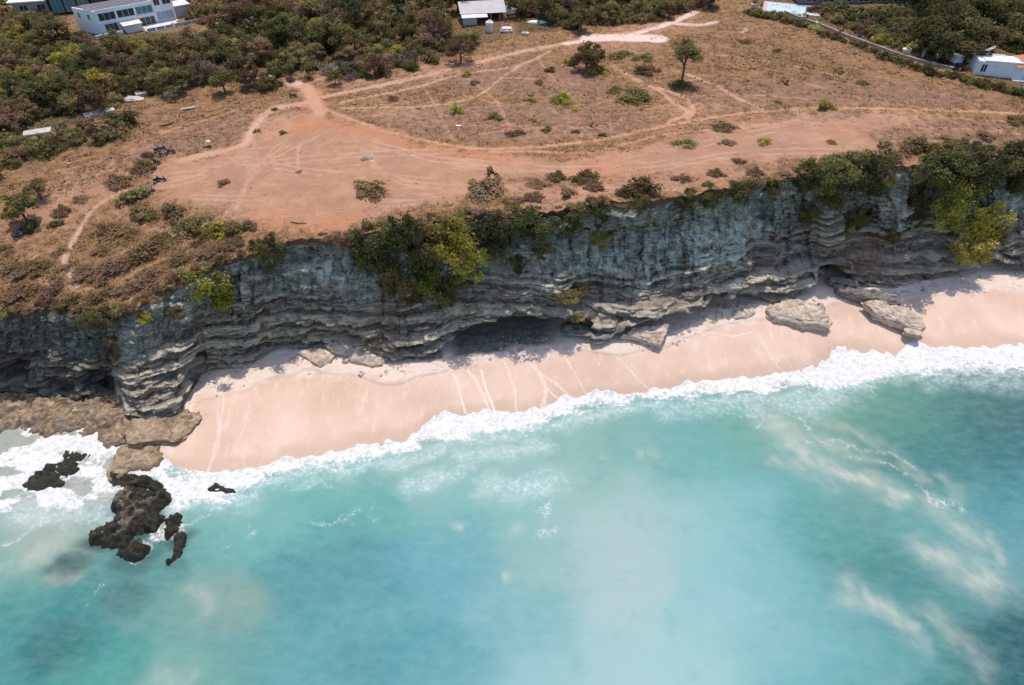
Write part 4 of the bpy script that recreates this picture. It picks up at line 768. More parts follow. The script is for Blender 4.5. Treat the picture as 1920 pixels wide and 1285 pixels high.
for u, v, w, k, f in [(325, 400, 58, 'rust', 'bush'), (288, 402, 34, 'olive', 'mound'), (366, 418, 70, 'olive', 'big'), (412, 424, 60, 'yellow', 'bush'), (440, 430, 40, 'olive', 'bush'), (470, 424, 40, 'brown', 'bush'), (205, 424, 62, 'rust', 'mound'), (240, 436, 48, 'rust', 'mound'), (190, 470, 44, 'brown', 'mound'), (302, 452, 84, 'rust', 'mound'), (270, 480, 62, 'rust', 'mound'), (320, 452, 40, 'olive', 'mound'), (220, 500, 66, 'brown', 'mound'), (165, 515, 60, 'brown', 'mound'), (62, 505, 66, 'rust', 'mound'), (110, 470, 34, 'brown', 'mound'), (28, 500, 50, 'brown', 'mound'), (40, 548, 84, 'rust', 'mound'), (95, 540, 50, 'brown', 'mound'), (280, 520, 60, 'brown', 'mound'), (345, 482, 64, 'brown', 'mound'), (400, 470, 56, 'brown', 'mound'), (445, 452, 50, 'brown', 'mound'), (240, 545, 60, 'brown', 'mound'), (182, 552, 60, 'rust', 'mound'), (120, 392, 46, 'brown', 'mound'), (105, 418, 30, 'olive', 'bush'), (262, 312, 54, 'rust', 'mound'), (225, 335, 56, 'brown', 'mound'), (278, 292, 34, 'rust', 'mound'), (150, 370, 30, 'brown', 'mound'), (70, 345, 30, 'olive', 'bush'), (330, 510, 44, 'brown', 'mound'), (5, 470, 40, 'brown', 'mound'), (15, 575, 50, 'brown', 'mound'), (140, 560, 34, 'olive', 'bush'), (125, 500, 26, 'brown', 'mound'), (215, 580, 34, 'olive', 'bush'), (375, 450, 40, 'rust', 'mound'), (290, 560, 30, 'brown', 'bush')]:
    bush(u, v, w, k, f, phrase=LH)
# --- shrubs hanging on the cliff and along its edge
hang(405, 536, 96, 92, 'bright', label='bright green bush clinging to the cliff edge at the left headland', out=.25)
hang(690, 462, 84, 92, 'green', label='green leafy bush spilling over the cliff top left of the rust-stained cleft', out=.25)
hang(842, 455, 96, 100, 'yellow', label='largest yellow-green bush spilling over the middle of the cliff', out=.8)
hang(884, 490, 66, 80, 'yellow', label='yellow-green bush just below right of the largest one on the middle cliff', out=.8)
hang(744, 530, 64, 84, 'olive', label='olive bush low on the cliff beside the rust-stained cleft', out=.3)
hang(802, 520, 70, 74, 'bright', label='lime-green bush below the largest yellow-green bush on the middle cliff', out=.4)
hang(1612, 412, 44, 40, 'bright', label='small lime-green bush at the dark cleft on the right cliff', out=.4)
hang(1778, 382, 92, 86, 'yellow', label='uppermost large yellow-green bush on the right end of the cliff', out=.8)
hang(1818, 432, 100, 96, 'yellow', label='largest yellow-green bush on the right end of the cliff', out=.8)
hang(1795, 465, 84, 44, 'yellow', label='lowest golden-green bush on the right end of the cliff', out=.8)
hang(1762, 338, 50, 50, 'yellow', label='highest small yellow-green bush at the right end of the cliff, under the edge', out=.4)
for u, v, w, h, k in [(195, 592, 54, 46, 'green'), (268, 596, 30, 26, 'yellow'), (330, 588, 36, 24, 'olive'), (168, 604, 30, 30, 'olive'), (490, 476, 60, 66, 'olive'), (760, 448, 70, 84, 'dark'), (792, 440, 56, 60, 'brown'), (832, 545, 56, 56, 'green'), (862, 520, 44, 44, 'yellow'), (772, 556, 40, 36, 'olive'), (926, 442, 72, 70, 'dark'), (940, 474, 44, 36, 'green'), (1002, 424, 96, 62, 'dark'), (1060, 412, 64, 52, 'dark'), (1022, 466, 44, 40, 'dark'), (1116, 402, 56, 44, 'dark'), (1140, 450, 36, 36, 'yellow'), (1200, 386, 48, 38, 'dark'), (1282, 386, 60, 36, 'dark'), (1332, 374, 70, 36, 'dark'), (1392, 360, 72, 40, 'dark'), (1445, 350, 60, 44, 'dark'), (1500, 338, 70, 54, 'dark'), (1562, 330, 92, 74, 'green'), (1612, 322, 84, 76, 'dark'), (1645, 340, 60, 60, 'dark'), (1556, 372, 60, 56, 'dark'), (1588, 432, 40, 40, 'olive'), (1862, 438, 50, 40, 'olive'), (1726, 372, 44, 70, 'dark'), (1800, 312, 120, 66, 'dark'), (1852, 322, 124, 80, 'dark'), (1902, 312, 84, 90, 'dark'), (1716, 322, 40, 44, 'olive'), (1670, 440, 30, 30, 'olive'), (1082, 598, 36, 12, 'olive'), (1088, 545, 40, 18, 'olive'), (1050, 556, 60, 14, 'olive'), (968, 492, 34, 26, 'green'), (975, 505, 30, 20, 'olive'), (815, 480, 60, 60, 'green'), (875, 440, 60, 50, 'green'), (1735, 410, 30, 50, 'dark'), (1675, 335, 40, 40, 'olive'), (1960, 330, 90, 80, 'dark'), (215, 640, 22, 22, 'olive'), (222, 672, 16, 22, 'olive'), (640, 450, 40, 30, 'brown'), (1530, 400, 40, 40, 'olive'), (720, 490, 40, 50, 'olive'), (1640, 400, 26, 30, 'dark')]:
    hang(u, v, w, h, k, 'on the cliff')
ED = 'along the cliff edge'
u = -20
while u < 1935:
    j = int(np.clip(np.searchsorted(U, u), 0, NU-1)); ve = CPV_[0, j]
    kk = RR_.choices(['brown', 'rust', 'olive', 'dark', 'green'], [5, 3, 2, .3, .3] if u < 640 else ([2, 1.5, 2, 4, 1] if u < 1000 else [1.5, 1.5, 3, 2, 1]))[0]
    if not (520 < u < 640 and RR_.random() < .6) and not (1688 < u < 1745) and not (u > 1000 and RR_.random() < .5):
        bush(u, ve-RR_.uniform(2, 11), RR_.uniform(14, 34), kk, RR_.choice(['bush', 'mound', 'mound']), phrase=ED)
    u += RR_.uniform(11, 24)
# --- brush over the back right of the cliff
for u, v, w, k, f in [(1760, 280, 60, 'olive', 'bush'), (1722, 276, 50, 'olive', 'bush'), (1800, 280, 60, 'olive', 'big'), (1840, 284, 70, 'dark', 'big'), (1890, 282, 70, 'dark', 'big'), (1700, 282, 30, 'brown', 'bush'), (1680, 292, 30, 'olive', 'bush'), (1780, 262, 40, 'brown', 'mound'), (1850, 255, 40, 'brown', 'mound'), (1905, 225, 40, 'olive', 'mound'), (1780, 300, 90, 'dark', 'big'), (1600, 295, 60, 'olive', 'big'), (1560, 300, 50, 'olive', 'bush'), (1640, 296, 50, 'dark', 'bush'), (1520, 312, 40, 'olive', 'bush')]:
    bush(u, v, w, k, f, phrase='above the right end of the cliff')
# --- the woods: scattered crowns inside an outline
def wood(outline, gap, wr, kinds, phrase, forms=('tree',), seed=1, rows=None, cap=90, group=None):
    r = random.Random(seed); pts = []; us = [p[0] for p in outline]; vs = [p[1] for p in outline]; tries = 0
    ol = [tuple(p) for p in outline]
    while tries < 6000 and len(pts) < cap:
        tries += 1; a, b = r.uniform(min(us), max(us)), r.uniform(min(vs), max(vs))
        if not inside(np.array([a]), np.array([b]), ol)[0]: continue
        if all(((a-p)/1.25)**2+((b-q)/.72)**2 > gap*gap for p, q in pts): pts.append((a, b))
    pts.sort(key=lambda p: p[1]); n = len(pts)
    for i, (a, b) in enumerate(pts):
        ph = phrase
        if rows: ph = rows[min(int(i*len(rows)/n), len(rows)-1)]+' '+phrase
        k = r.choices(list(kinds), list(kinds.values()))[0]; w = r.uniform(*wr); f = r.choice(forms)
        if k == 'grey': bush(a, b, w*.8, k, 'twig', phrase=ph, group=group)
        elif f == 'tree': tree(a, b, w, k, ph, group=group, hk=r.uniform(.6, .9))
        elif f == 'big': bush(a, b, w, k, 'big', r.uniform(.7, 1.05)*1.0, phrase=ph, group=group, noun='bush', name='scrub_bush')
        else: bush(a, b, w, k, f, phrase=ph, group=group)
R3 = ['in back row of', 'in middle row of', 'in front row of']
wood([(-25, 60), (10, 62), (60, 44), (120, 58), (185, 86), (260, 82), (330, 74), (385, 70), (440, 88), (455, 105), (400, 150), (330, 160), (262, 168), (205, 195), (130, 205), (40, 232), (-25, 250)], 19, (30, 52), dict(green=2.2, dark=2.6, olive=4, yellow=.7, rust=1.3, brown=1.3), 'the wood below the villa', ('tree', 'tree', 'big'), 3, R3, 120, 'trees of the wood below the white villa')
wood([(-25, 250), (0, 250), (40, 262), (90, 262), (120, 235), (180, 228), (210, 215), (250, 215), (230, 250), (160, 262), (100, 290), (0, 315), (-25, 330)], 17, (30, 60), dict(green=2, dark=2, olive=3, brown=.8), 'by the concrete slabs', ('big', 'bush'), 4, None, 24, 'bushes around the concrete slabs')
wood([(395, 150), (420, 128), (460, 115), (560, 118), (650, 100), (740, 90), (820, 70), (900, 72), (880, 92), (800, 118), (720, 138), (640, 150), (520, 158), (430, 165)], 13, (24, 48), dict(green=1.2, dark=1.2, olive=4, brown=1.8, grey=1.6, rust=1.2), 'scrub behind the road', ('big', 'bush', 'tree'), 5, ['in back row of', 'in front row of'], 55, 'scrub behind the dirt road')
wood([(400, 62), (480, 50), (560, 45), (640, 40), (720, 40), (800, 30), (850, 45), (800, 70), (720, 88), (640, 98), (560, 112), (470, 112), (430, 95)], 15, (28, 58), dict(green=2, dark=2.4, olive=3.2, brown=1, grey=.8, yellow=.5), 'the trees left of shed', ('big', 'tree'), 6, R3, 70, 'trees left of the grey-roofed shed')
wood([(345, -18), (860, -18), (860, 8), (820, 22), (640, 38), (480, 46), (385, 46)], 16, (30, 55), dict(olive=2, brown=4, rust=2, grey=1.6, green=1, dark=.6), 'brown scrub beyond the villa', ('big', 'bush', 'tree'), 7, R3, 80, 'brown scrub beyond the villa')
wood([(955, -18), (1330, -18), (1330, 6), (1290, 14), (1200, 38), (1120, 48), (1060, 50), (1040, 34), (975, 25)], 13, (24, 44), dict(olive=4, brown=2, rust=1.2, green=1.6, dark=2, yellow=.7), 'scrub right of the shed', ('big', 'bush', 'tree'), 8, R3, 90, 'scrub right of the grey-roofed shed')
wood([(860, -18), (955, -18), (950, 5), (870, 8)], 14, (28, 40), dict(olive=3, brown=1.5, green=2, dark=2), 'behind the grey-roofed shed', ('big', 'tree'), 9, None, 18)
wood([(1712, -30), (1858, -30), (1862, 40), (1850, 88), (1800, 98), (1745, 92), (1722, 60)], 18, (44, 70), dict(dark=9, green=1), 'the dark grove at right', ('tree', 'tree', 'big'), 10, R3, 50, 'trees of the dark grove behind the white house')
wood([(1520, 18), (1705, 14), (1718, 60), (1735, 95), (1690, 88), (1640, 72), (1570, 45)], 15, (24, 46), dict(olive=5, green=2, yellow=1.2, brown=2, dark=1), 'beyond the boundary wall', ('big', 'bush', 'bush'), 11, ['further away', 'close'], 45, 'scrub beyond the boundary wall')
wood([(1865, -20), (1945, -20), (1945, 100), (1925, 95), (1870, 88)], 20, (36, 60), dict(olive=3, green=2, dark=3), 'right of the dark grove', ('tree', 'big'), 12, None, 24)
wood([(-25, -10), (20, 20), (90, 26), (110, 44), (60, 45), (10, 60), (-25, 60)], 16, (26, 46), dict(olive=4, green=2, dark=1.5, brown=1.5), 'left of the villa', ('big', 'bush'), 13, None, 24)
# hedge in front of the boundary wall and the white house
hp = spline([(1398, 22), (1445, 30), (1500, 46), (1560, 68), (1620, 88), (1680, 110), (1740, 132), (1790, 140), (1830, 152), (1880, 165), (1950, 182)], 10)
d_ = 0
for (a, b), (c, d) in zip(hp, hp[1:]):
    L = math.hypot(c-a, d-b); d_ += L
    if d_ > 9:
        d_ = 0; bush(a+RR_.uniform(-4, 4), b+RR_.uniform(-2, 4), RR_.uniform(15, 30), RR_.choices(['dark', 'olive', 'green', 'yellow'], [5, 2, 1, .7])[0], 'bush', phrase='in the hedge under the boundary wall')
bush(1769, 117, 26, 'maroon', 'bush', label='round maroon-leaved bush beside the raised water tank')
bush(382, 142, 52, 'grey', 'twig', 1.3, label='large bare grey shrub at the right end of the dark wood', name='bare_shrub', noun='shrub')
bush(1795, 128, 22, 'maroon', 'bush', label='small maroon-leaved bush between the raised water tank and the white house')
tree(672, 20, 60, 'dark', label='dark spreading tree above the dirt road left of the shed', hk=1.2, form='big')
tree(628, 68, 62, 'green', label='bright spreading layered green tree beside the grey clearing', hk=1.0, form='big')
tree(440, 92, 34, 'yellow', label='rounded yellowish tree at the left side of the grey clearing', hk=1.2)
tree(530, 60, 44, 'dark', label='tall dark tree right of the grey clearing', hk=1.5)
bush(745, 96, 30, 'yellow', 'bush', label='bright yellow-green bush low beside the dirt road')
# young columnar plants by the grove
# labels: same-looking plants of one place are counted off from the left
from collections import defaultdict
gr = defaultdict(list)
for it in PENDING: gr[(it[3], it[2], it[4])].append(it)
for (kind, noun, phrase), l in gr.items():
    l.sort(key=lambda t: t[1])
    for i, (o, u_, n_, k_, p_, g_) in enumerate(l):
        tag(o, f"{ADJ[kind]} {noun}"+(f", {ordinal(i+1)} from left" if len(l) > 1 else "")+f" {phrase}", 'tree' if noun == 'tree' else 'bush', g_)
# --- dry grass all over the plateau
def grass():
    r = np.random.default_rng(77); N = 190000
    u = r.uniform(-200, 2120, N); v = r.uniform(-45, 610, N)
    j = np.clip(np.searchsorted(U, u), 0, NU-1); ve = CPV_[0][j]
    i = ((v-ve)/(-75-ve)*(NP-1)); ok = i > 1
    i = np.clip(i.astype(int), 0, NP-1); bare = fieldB[i, j]; ol = olive[i, j]; mv = mauve[i, j]; wh = white[i, j]
    x, y, z = G(u, v)
    clump = fbm(x/4, y/4, 0, 4, 201); ok &= (bare+.9*(clump-.5)+wh+r.normal(0, .12, N) < .46) & (r.random(N) < np.clip((clump-.36)*5, .05, 1)); ok &= r.random(N) < np.where(mv > .5, .55, 1)
    x, y, z, ol, mv, clump = x[ok], y[ok], z[ok], ol[ok], mv[ok], clump[ok]; n = len(x)
    k = ppm(x, y, z); base = np.stack([x, y, z-.05], 1)
    h = r.uniform(.12, .36, n)*(.7+.9*clump)*(1+.5*ol); B = 5; V = []; T = []; Gn = []
    for b in range(B):
        a = r.uniform(0, 6.283, n); w = r.uniform(.07, .17, n)*7/k; lean = r.uniform(.5, 1.6, n)
        off = np.stack([np.cos(a), np.sin(a), 0*a], 1); per = np.stack([-np.sin(a), np.cos(a), 0*a], 1); bb = base+off*r.uniform(0, .45, n)[:, None]
        tip = bb+off*(lean*h)[:, None]+np.array([0, 0, 1])*h[:, None]
        V.append(np.stack([bb-per*w[:, None], bb+per*w[:, None], tip], 1)); T.append(np.repeat(np.clip(r.normal(.45, .22, n)+(clump-.5)*.5, 0, 1), 3)); Gn.append(np.repeat(np.clip(ol+r.normal(0, .25, n), 0, 1), 3))
    V = np.concatenate(V).reshape(-1, 3); t = NT('dry_grass'); tint = t.attr('tint')
    c = t.mix(t.attr('green'), t.mix(tint, (.17, .094, .056), (.46, .28, .15)), t.mix(tint, (.10, .08, .036), (.34, .25, .105))); t.pbsdf(c, .9, None, .05)
    o = mesh_np('dry_grass', V, np.arange(len(V)).reshape(-1, 3), t.m, smooth=False, attrs={'tint': np.concatenate(T), 'green': np.concatenate(Gn)})
    tag(o, 'low dry brown grass covering the plateau between the dirt tracks', 'dry grass', kind='stuff')
grass()
# ================================================================== ROCKS
def rock_bm(sx, sy, sz, seed, sub=5, box=.55, bed=5.0, rough=1.0):
    bm = bmesh.new(); bmesh.ops.create_icosphere(bm, subdivisions=sub, radius=1)
    co = np.array([v.co[:] for v in bm.verts]); a = np.abs(co); n = 6.0
    sup = (np.sum(a**n, 1))**(-1/n); co = co*(1-box)+co*sup[:, None]*box
    p = co*np.array([sx, sy, sz]); L = max(sx, sy)
    d = (fbm(p[:, 0]/L*1.7+seed, p[:, 1]/L*1.7, p[:, 2]/L*1.7, 3, seed)-.5)*.75*L*rough*.6
    d += (beds(p[:, 2]*bed/sz/2+fbm(p[:, 0]/L*2, p[:, 1]/L*2, seed, 2, seed+3)*1.6, seed)-.5)*.42*min(L, 2.5)*rough
    d += (fbm(p[:, 0]*1.3+seed, p[:, 1]*1.3, p[:, 2]*2.2, 4, seed+1)-.5)*.5*rough
    nn = co/np.linalg.norm(co, axis=1, keepdims=True); nn[:, 2] *= .35
    q = p+nn*d[:, None]
    for v, c in zip(bm.verts, q): v.co = c
    return bm
def rock(u, v, z, size, seed, mat, label, rot=0.0, tilt=(0, 0), name='boulder', cat='rock', group=None, **kw):
    x, y, z = P(u, v, z); o = from_bm(name, rock_bm(*size, seed, **kw), mat)
    o.location = (x, y, z); o.rotation_euler = (tilt[0], tilt[1], rot); tag(o, label, cat, group); return o
rock(1710, 624, 3.0, (1.9, 1.1, .6), 13, ROCK_PALE, 'small rock at the seaward foot of the long tilted slab', rot=-.4, bed=7)
rock(1580, 530, 7.0, (3.6, 1.6, .9), 15, ROCK_GREY, 'low grey rock in the dark cleft mouth of the right cliff', rot=-.25, tilt=(0, .08))
rock(648, 677, 4.6, (.8, .6, .6), 21, ROCK_PALE, 'small round stone on the sand in front of the stacked slabs', sub=4, box=.4)
rock(1125, 632, 5.9, (2.2, 1.6, 1.1), 23, ROCK_GREY, 'dark block rock under the cliff lip right of the alcove', rot=.2, box=.7)
rock(1082, 618, 6.4, (3.6, 1.8, .8), 24, ROCK_GREY, 'low brown rock deep in the shade under the cliff lip', rot=-.1, box=.7)
def slab(label, outline, th, z, mat, seed, name='rock_slab', dz=None, cat='rock'):
    """flat rock from its outline seen in the photograph at level z, eroded sides and a rough top"""
    ol_ = list(outline)+[outline[0]]; pts = np.array([(a[0]+(b[0]-a[0])*q, a[1]+(b[1]-a[1])*q) for a, b in zip(ol_, ol_[1:]) for q in np.linspace(0, 1, 6)[:-1]]); zz_ = np.full(len(pts), z) if dz is None else z+dz(pts)
    x, y, _ = P(pts[:, 0], pts[:, 1], zz_); c = np.array([x.mean(), y.mean()]); n = len(x); bm = bmesh.new(); rings = []
    prof = [(0.0, 0), (.25, 0), (.45, 0), (.62, 0), (.74, -.02), (.78, -.10), (.88, -.11), (.95, -.13), (.985, -.22), (.95, -.34), (.94, -.37), (1.0, -.40), (1.0, -.58), (.93, -.63), (.91, -.68), (.95, -.72), (.92, -.9), (.85, -1.05)]
    for s_, t_ in prof[1:]:
        rx = c[0]+(x-c[0])*s_; ry = c[1]+(y-c[1])*s_; top = (zz_.mean()*(1-s_)+zz_*s_)
        jit = (fbm(rx*.8+seed, ry*.8, t_*3, 3, seed)-.5)
        rz = top+t_*th+jit*.7*(1 if t_ > -.3 else .3)
        sh = 1+(jit*.14+(_h(np.floor(rx*1.1+t_*1.3), np.floor(ry*1.1), np.floor(0*rx+t_*4), seed)-.5)*.09)*(s_ > .7)
        rings.append([bm.verts.new((c[0]+(a-c[0])*b2, c[1]+(b-c[1])*b2, q)) for a, b, q, b2 in zip(rx, ry, rz, sh)])
    tp = bm.verts.new((c[0], c[1], zz_.mean())); 
    for i in range(n): bm.faces.new((tp, rings[0][i], rings[0][(i+1) % n]))
    for a, b in zip(rings, rings[1:]):
        for i in range(n): bm.faces.new((a[i], b[i], b[(i+1) % n], a[(i+1) % n]))
    bm.faces.new(rings[-1][::-1])
    bmesh.ops.subdivide_edges(bm, edges=bm.edges[:], cuts=3, use_grid_fill=True)
    q = np.array([v.co[:] for v in bm.verts]); jj = (fbm(q[:, 0]*.9, q[:, 1]*.9, q[:, 2]*2, 5, seed+9)-.5)*1.5-.3*sstep(.55, .8, fbm(q[:, 0]*.5, q[:, 1]*.5, 3, 3, seed+5))
    for v, k in zip(bm.verts, jj): v.co.z += k
    bmesh.ops.translate(bm, vec=(-c[0], -c[1], 0), verts=bm.verts[:])
    o = from_bm(name, bm, mat); o.location = (c[0], c[1], 0); tag(o, label, cat); return o
slab('triangular pale rock slab jutting from the cliff lip over the beach', [(1166, 627), (1190, 612), (1225, 608), (1258, 603), (1250, 622), (1238, 645), (1222, 640), (1198, 632)], 1.6, 7.4, ROCK_PALE, 31, dz=lambda p: np.interp(p[:, 1], [600, 645], [.8, -1.4]))
TZ = lambda v0_, v1_, a_, b_: (lambda p: np.interp(p[:, 1], [v0_, v1_], [a_, b_]))
slab('broad pale layered boulder on the sand left of the long tilted slab', [(1441, 570), (1468, 560), (1500, 558), (1522, 566), (1548, 574), (1558, 596), (1550, 607), (1528, 604), (1508, 606), (1482, 598), (1455, 594), (1443, 586)], 3.0, 7.0, ROCK_PALE, 33, 'boulder', TZ(558, 606, .9, -1.2), 'rock')
slab('long tilted pale slab lying seaward on the beach at the right', [(1620, 563), (1645, 560), (1672, 566), (1704, 576), (1730, 592), (1739, 610), (1728, 618), (1700, 608), (1672, 598), (1640, 584)], 2.4, 5.7, ROCK_PALE, 34, 'boulder', TZ(560, 618, 1.0, -1.6), 'rock')
slab('narrow dark ledge slab just behind the long tilted slab', [(1565, 530), (1600, 538), (1650, 544), (1690, 556), (1694, 568), (1672, 570), (1640, 560), (1605, 552), (1575, 545)], 1.8, 7.0, ROCK_GREY, 35, 'boulder', TZ(530, 570, .9, -.9), 'rock')
slab('low pale rounded slab at the cliff foot right of the triangular slab', [(1302, 590), (1322, 570), (1352, 566), (1372, 578), (1362, 598), (1340, 608), (1316, 608), (1302, 602)], 1.9, 6.0, ROCK_PALE, 36, 'boulder', TZ(566, 608, .6, -.9), 'rock')
slab('flat pale sheet of rock between two boulders at the cliff foot', [(1368, 574), (1388, 562), (1410, 566), (1418, 584), (1402, 594), (1380, 596), (1368, 588)], 1.0, 6.1, ROCK_PALE, 37, 'boulder', TZ(562, 596, .4, -.5), 'rock')
slab('small flat pale slab nearest the shaded cove, left of the stacked slabs', [(558, 660), (585, 653), (612, 656), (627, 664), (620, 676), (600, 686), (588, 680), (576, 670)], 1.2, 5.3, ROCK_PALE, 38, 'boulder', TZ(653, 686, .4, -.5), 'rock')
slab('upper pale slab of the stack at the cliff foot below the rust stain', [(606, 644), (640, 634), (680, 636), (715, 644), (724, 656), (690, 662), (650, 664), (622, 656)], 1.6, 6.6, ROCK_PALE, 39, 'boulder', TZ(634, 664, .6, -.6), 'rock')
slab('lower pale slab of the stack, its tip pointing to the sea', [(650, 664), (690, 656), (722, 660), (728, 668), (716, 682), (698, 686), (676, 678), (656, 674)], 1.6, 5.6, ROCK_PALE, 40, 'boulder', TZ(656, 686, .6, -.6), 'rock')
slab('brown ledge slab at the cliff foot left of the shaded alcove', [(748, 664), (780, 668), (812, 664), (828, 658), (832, 668), (812, 676), (780, 678), (754, 674)], 1.0, 5.2, ROCK_GREY, 46, 'boulder', TZ(658, 678, .4, -.4), 'rock')
slab('small flat rock at the right end of the broad layered boulder', [(1528, 602), (1546, 594), (1562, 604), (1556, 613), (1538, 612)], .9, 4.9, ROCK_PALE, 47, 'boulder', None, 'rock')
slab('undercut tan ledge at the foot of the layered pillar', [(228, 752), (262, 770), (300, 782), (338, 778), (352, 764), (368, 764), (376, 780), (366, 796), (345, 815), (325, 826), (296, 824), (262, 830), (236, 830), (226, 800)], 2.6, 2.9, ROCK_SHELF, 32, 'rock_ledge')
def reef(name, label, blobs, zb_, mat, seed, res=.3, rough=1.0, cat='rock', kind=None, amp=1.0):
    """low rock field: blobs u, v, rx m, ry m, top level"""
    B = [(*[float(t) for t in P(u, v, .5)[:2]], rx, ry, h) for u, v, rx, ry, h in blobs]
    x0 = min(b[0]-b[2]*1.5 for b in B); x1 = max(b[0]+b[2]*1.5 for b in B); ya = min(b[1]-b[3]*1.5 for b in B); yb = max(b[1]+b[3]*1.5 for b in B)
    X, Y = np.meshgrid(np.arange(x0, x1, res), np.arange(ya, yb, res)); wx = X+(fbm(X/3, Y/3, 0, 4, seed)-.5)*4.2*rough; wy = Y+(fbm(X/3, Y/3, 9, 4, seed+1)-.5)*4.2*rough
    Z = np.full(X.shape, -9.0)
    for bx, by, rx, ry, h in B:
        f = 1-np.sqrt(((wx-bx)/rx)**2+((wy-by)/ry)**2); Z = np.maximum(Z, zb_+(h-zb_)*sstep(-.25, .45, f))
    m = Z > zb_+.02
    r1 = fbm(X/2.2, Y/2.2, 0, 5, seed+2); ridge = 1-np.abs(fbm(X/1.3, Y/1.3, 0, 4, seed+3)*2-1)
    Z = Z+((r1-.5)*3.2*rough+(ridge-.62)*2.0*rough+(fbm(X/.6, Y/.6, 0, 3, seed+6)-.5)*.7+(beds(r1*9, seed)-.5)*.35)*amp*sstep(zb_, zb_+1.2, Z)
    i = np.arange(X.size).reshape(X.shape); Fq = np.stack([i[:-1, :-1], i[:-1, 1:], i[1:, 1:], i[1:, :-1]], -1).reshape(-1, 4); keep = m.ravel()[Fq].all(1); Fq = Fq[keep]
    used = np.unique(Fq); mp = np.zeros(X.size, int); mp[used] = np.arange(len(used)); cx, cy = X.mean(), Y.mean()
    V = np.stack([X.ravel()-cx, Y.ravel()-cy, Z.ravel()], 1)[used]
    o = mesh_np(name, V, mp[Fq], mat); o.location = (cx, cy, 0)
    return tag(o, None if kind else label, None if kind else cat, kind=kind)
reef('rock_shelf', 'brown tide-worn rock shelf under the left cave, washed by foam', [(-230, 765, 26, 8, 2.6), (-90, 765, 22, 8, 2.5), (20, 765, 16, 6, 2.3), (90, 768, 12, 6, 2.2), (150, 772, 11, 6.0, 2.2), (205, 775, 8, 7, 2.4), (-40, 795, 14, 4, .9), (20, 790, 9, 3.2, 1.0), (80, 800, 4, 3.4, .8), (130, 798, 5, 3.2, .9), (215, 815, 4, 3, 1.4), (178, 800, 3, 2.4, 1.0)], -1.5, ROCK_SHELF, 41, res=.22, rough=1.15, amp=.95)
reef('reef_rock', 'tan rock sloping into the foam below the pillar ledge', [(250, 858, 5.4, 4.0, 1.2), (282, 856, 4.0, 3.0, .8), (226, 880, 3.2, 2.6, 1.0)], -1.6, ROCK_SHELF, 42, amp=.7)
reef('reef_rock', 'black wet rock between the tan sloping rock and the largest reef', [(238, 900, 3.6, 2.2, 1.1), (270, 908, 3.8, 2.2, 1.3), (294, 918, 2.2, 2.0, .9)], -1.6, ROCK_WET, 48, res=.2, amp=1.1)
reef('reef_rock', 'largest dark reef rock awash in the sea at lower left', [(262, 945, 5.0, 3.6, 1.7), (248, 980, 4.4, 3.8, 1.5), (218, 1005, 4.4, 2.8, 1.2), (293, 942, 2.6, 2.6, 1.3), (322, 985, 1.5, 3.0, .6), (331, 1030, 1.3, 3.2, .5), (246, 1030, 2.6, 2.4, .7), (188, 1008, 2.4, 1.8, .7), (285, 968, 2.4, 2.0, .8)], -1.6, ROCK_WET, 43, res=.2, rough=.8, amp=1.5)
reef('reef_rock', 'small dark reef rock in the foam at the far left', [(82, 905, 4.4, 2.6, 1.0), (115, 878, 3.4, 2.4, .9), (60, 908, 2.6, 1.2, .5)], -1.6, ROCK_WET, 44, amp=.8)
reef('reef_rock', 'low knobbly rock between the foam and the brown shelf', [(158, 858, 2.6, 1.4, .8), (138, 850, 1.6, .9, .6)], -1.6, ROCK_WET, 45, res=.22, amp=.8)
reef('reef_rock', 'flat rock barely above the water just off the beach', [(405, 919, 3.0, 1.1, .55), (430, 916, 1.8, .8, .45)], -1.2, ROCK_WET, 46, res=.2, amp=.5)
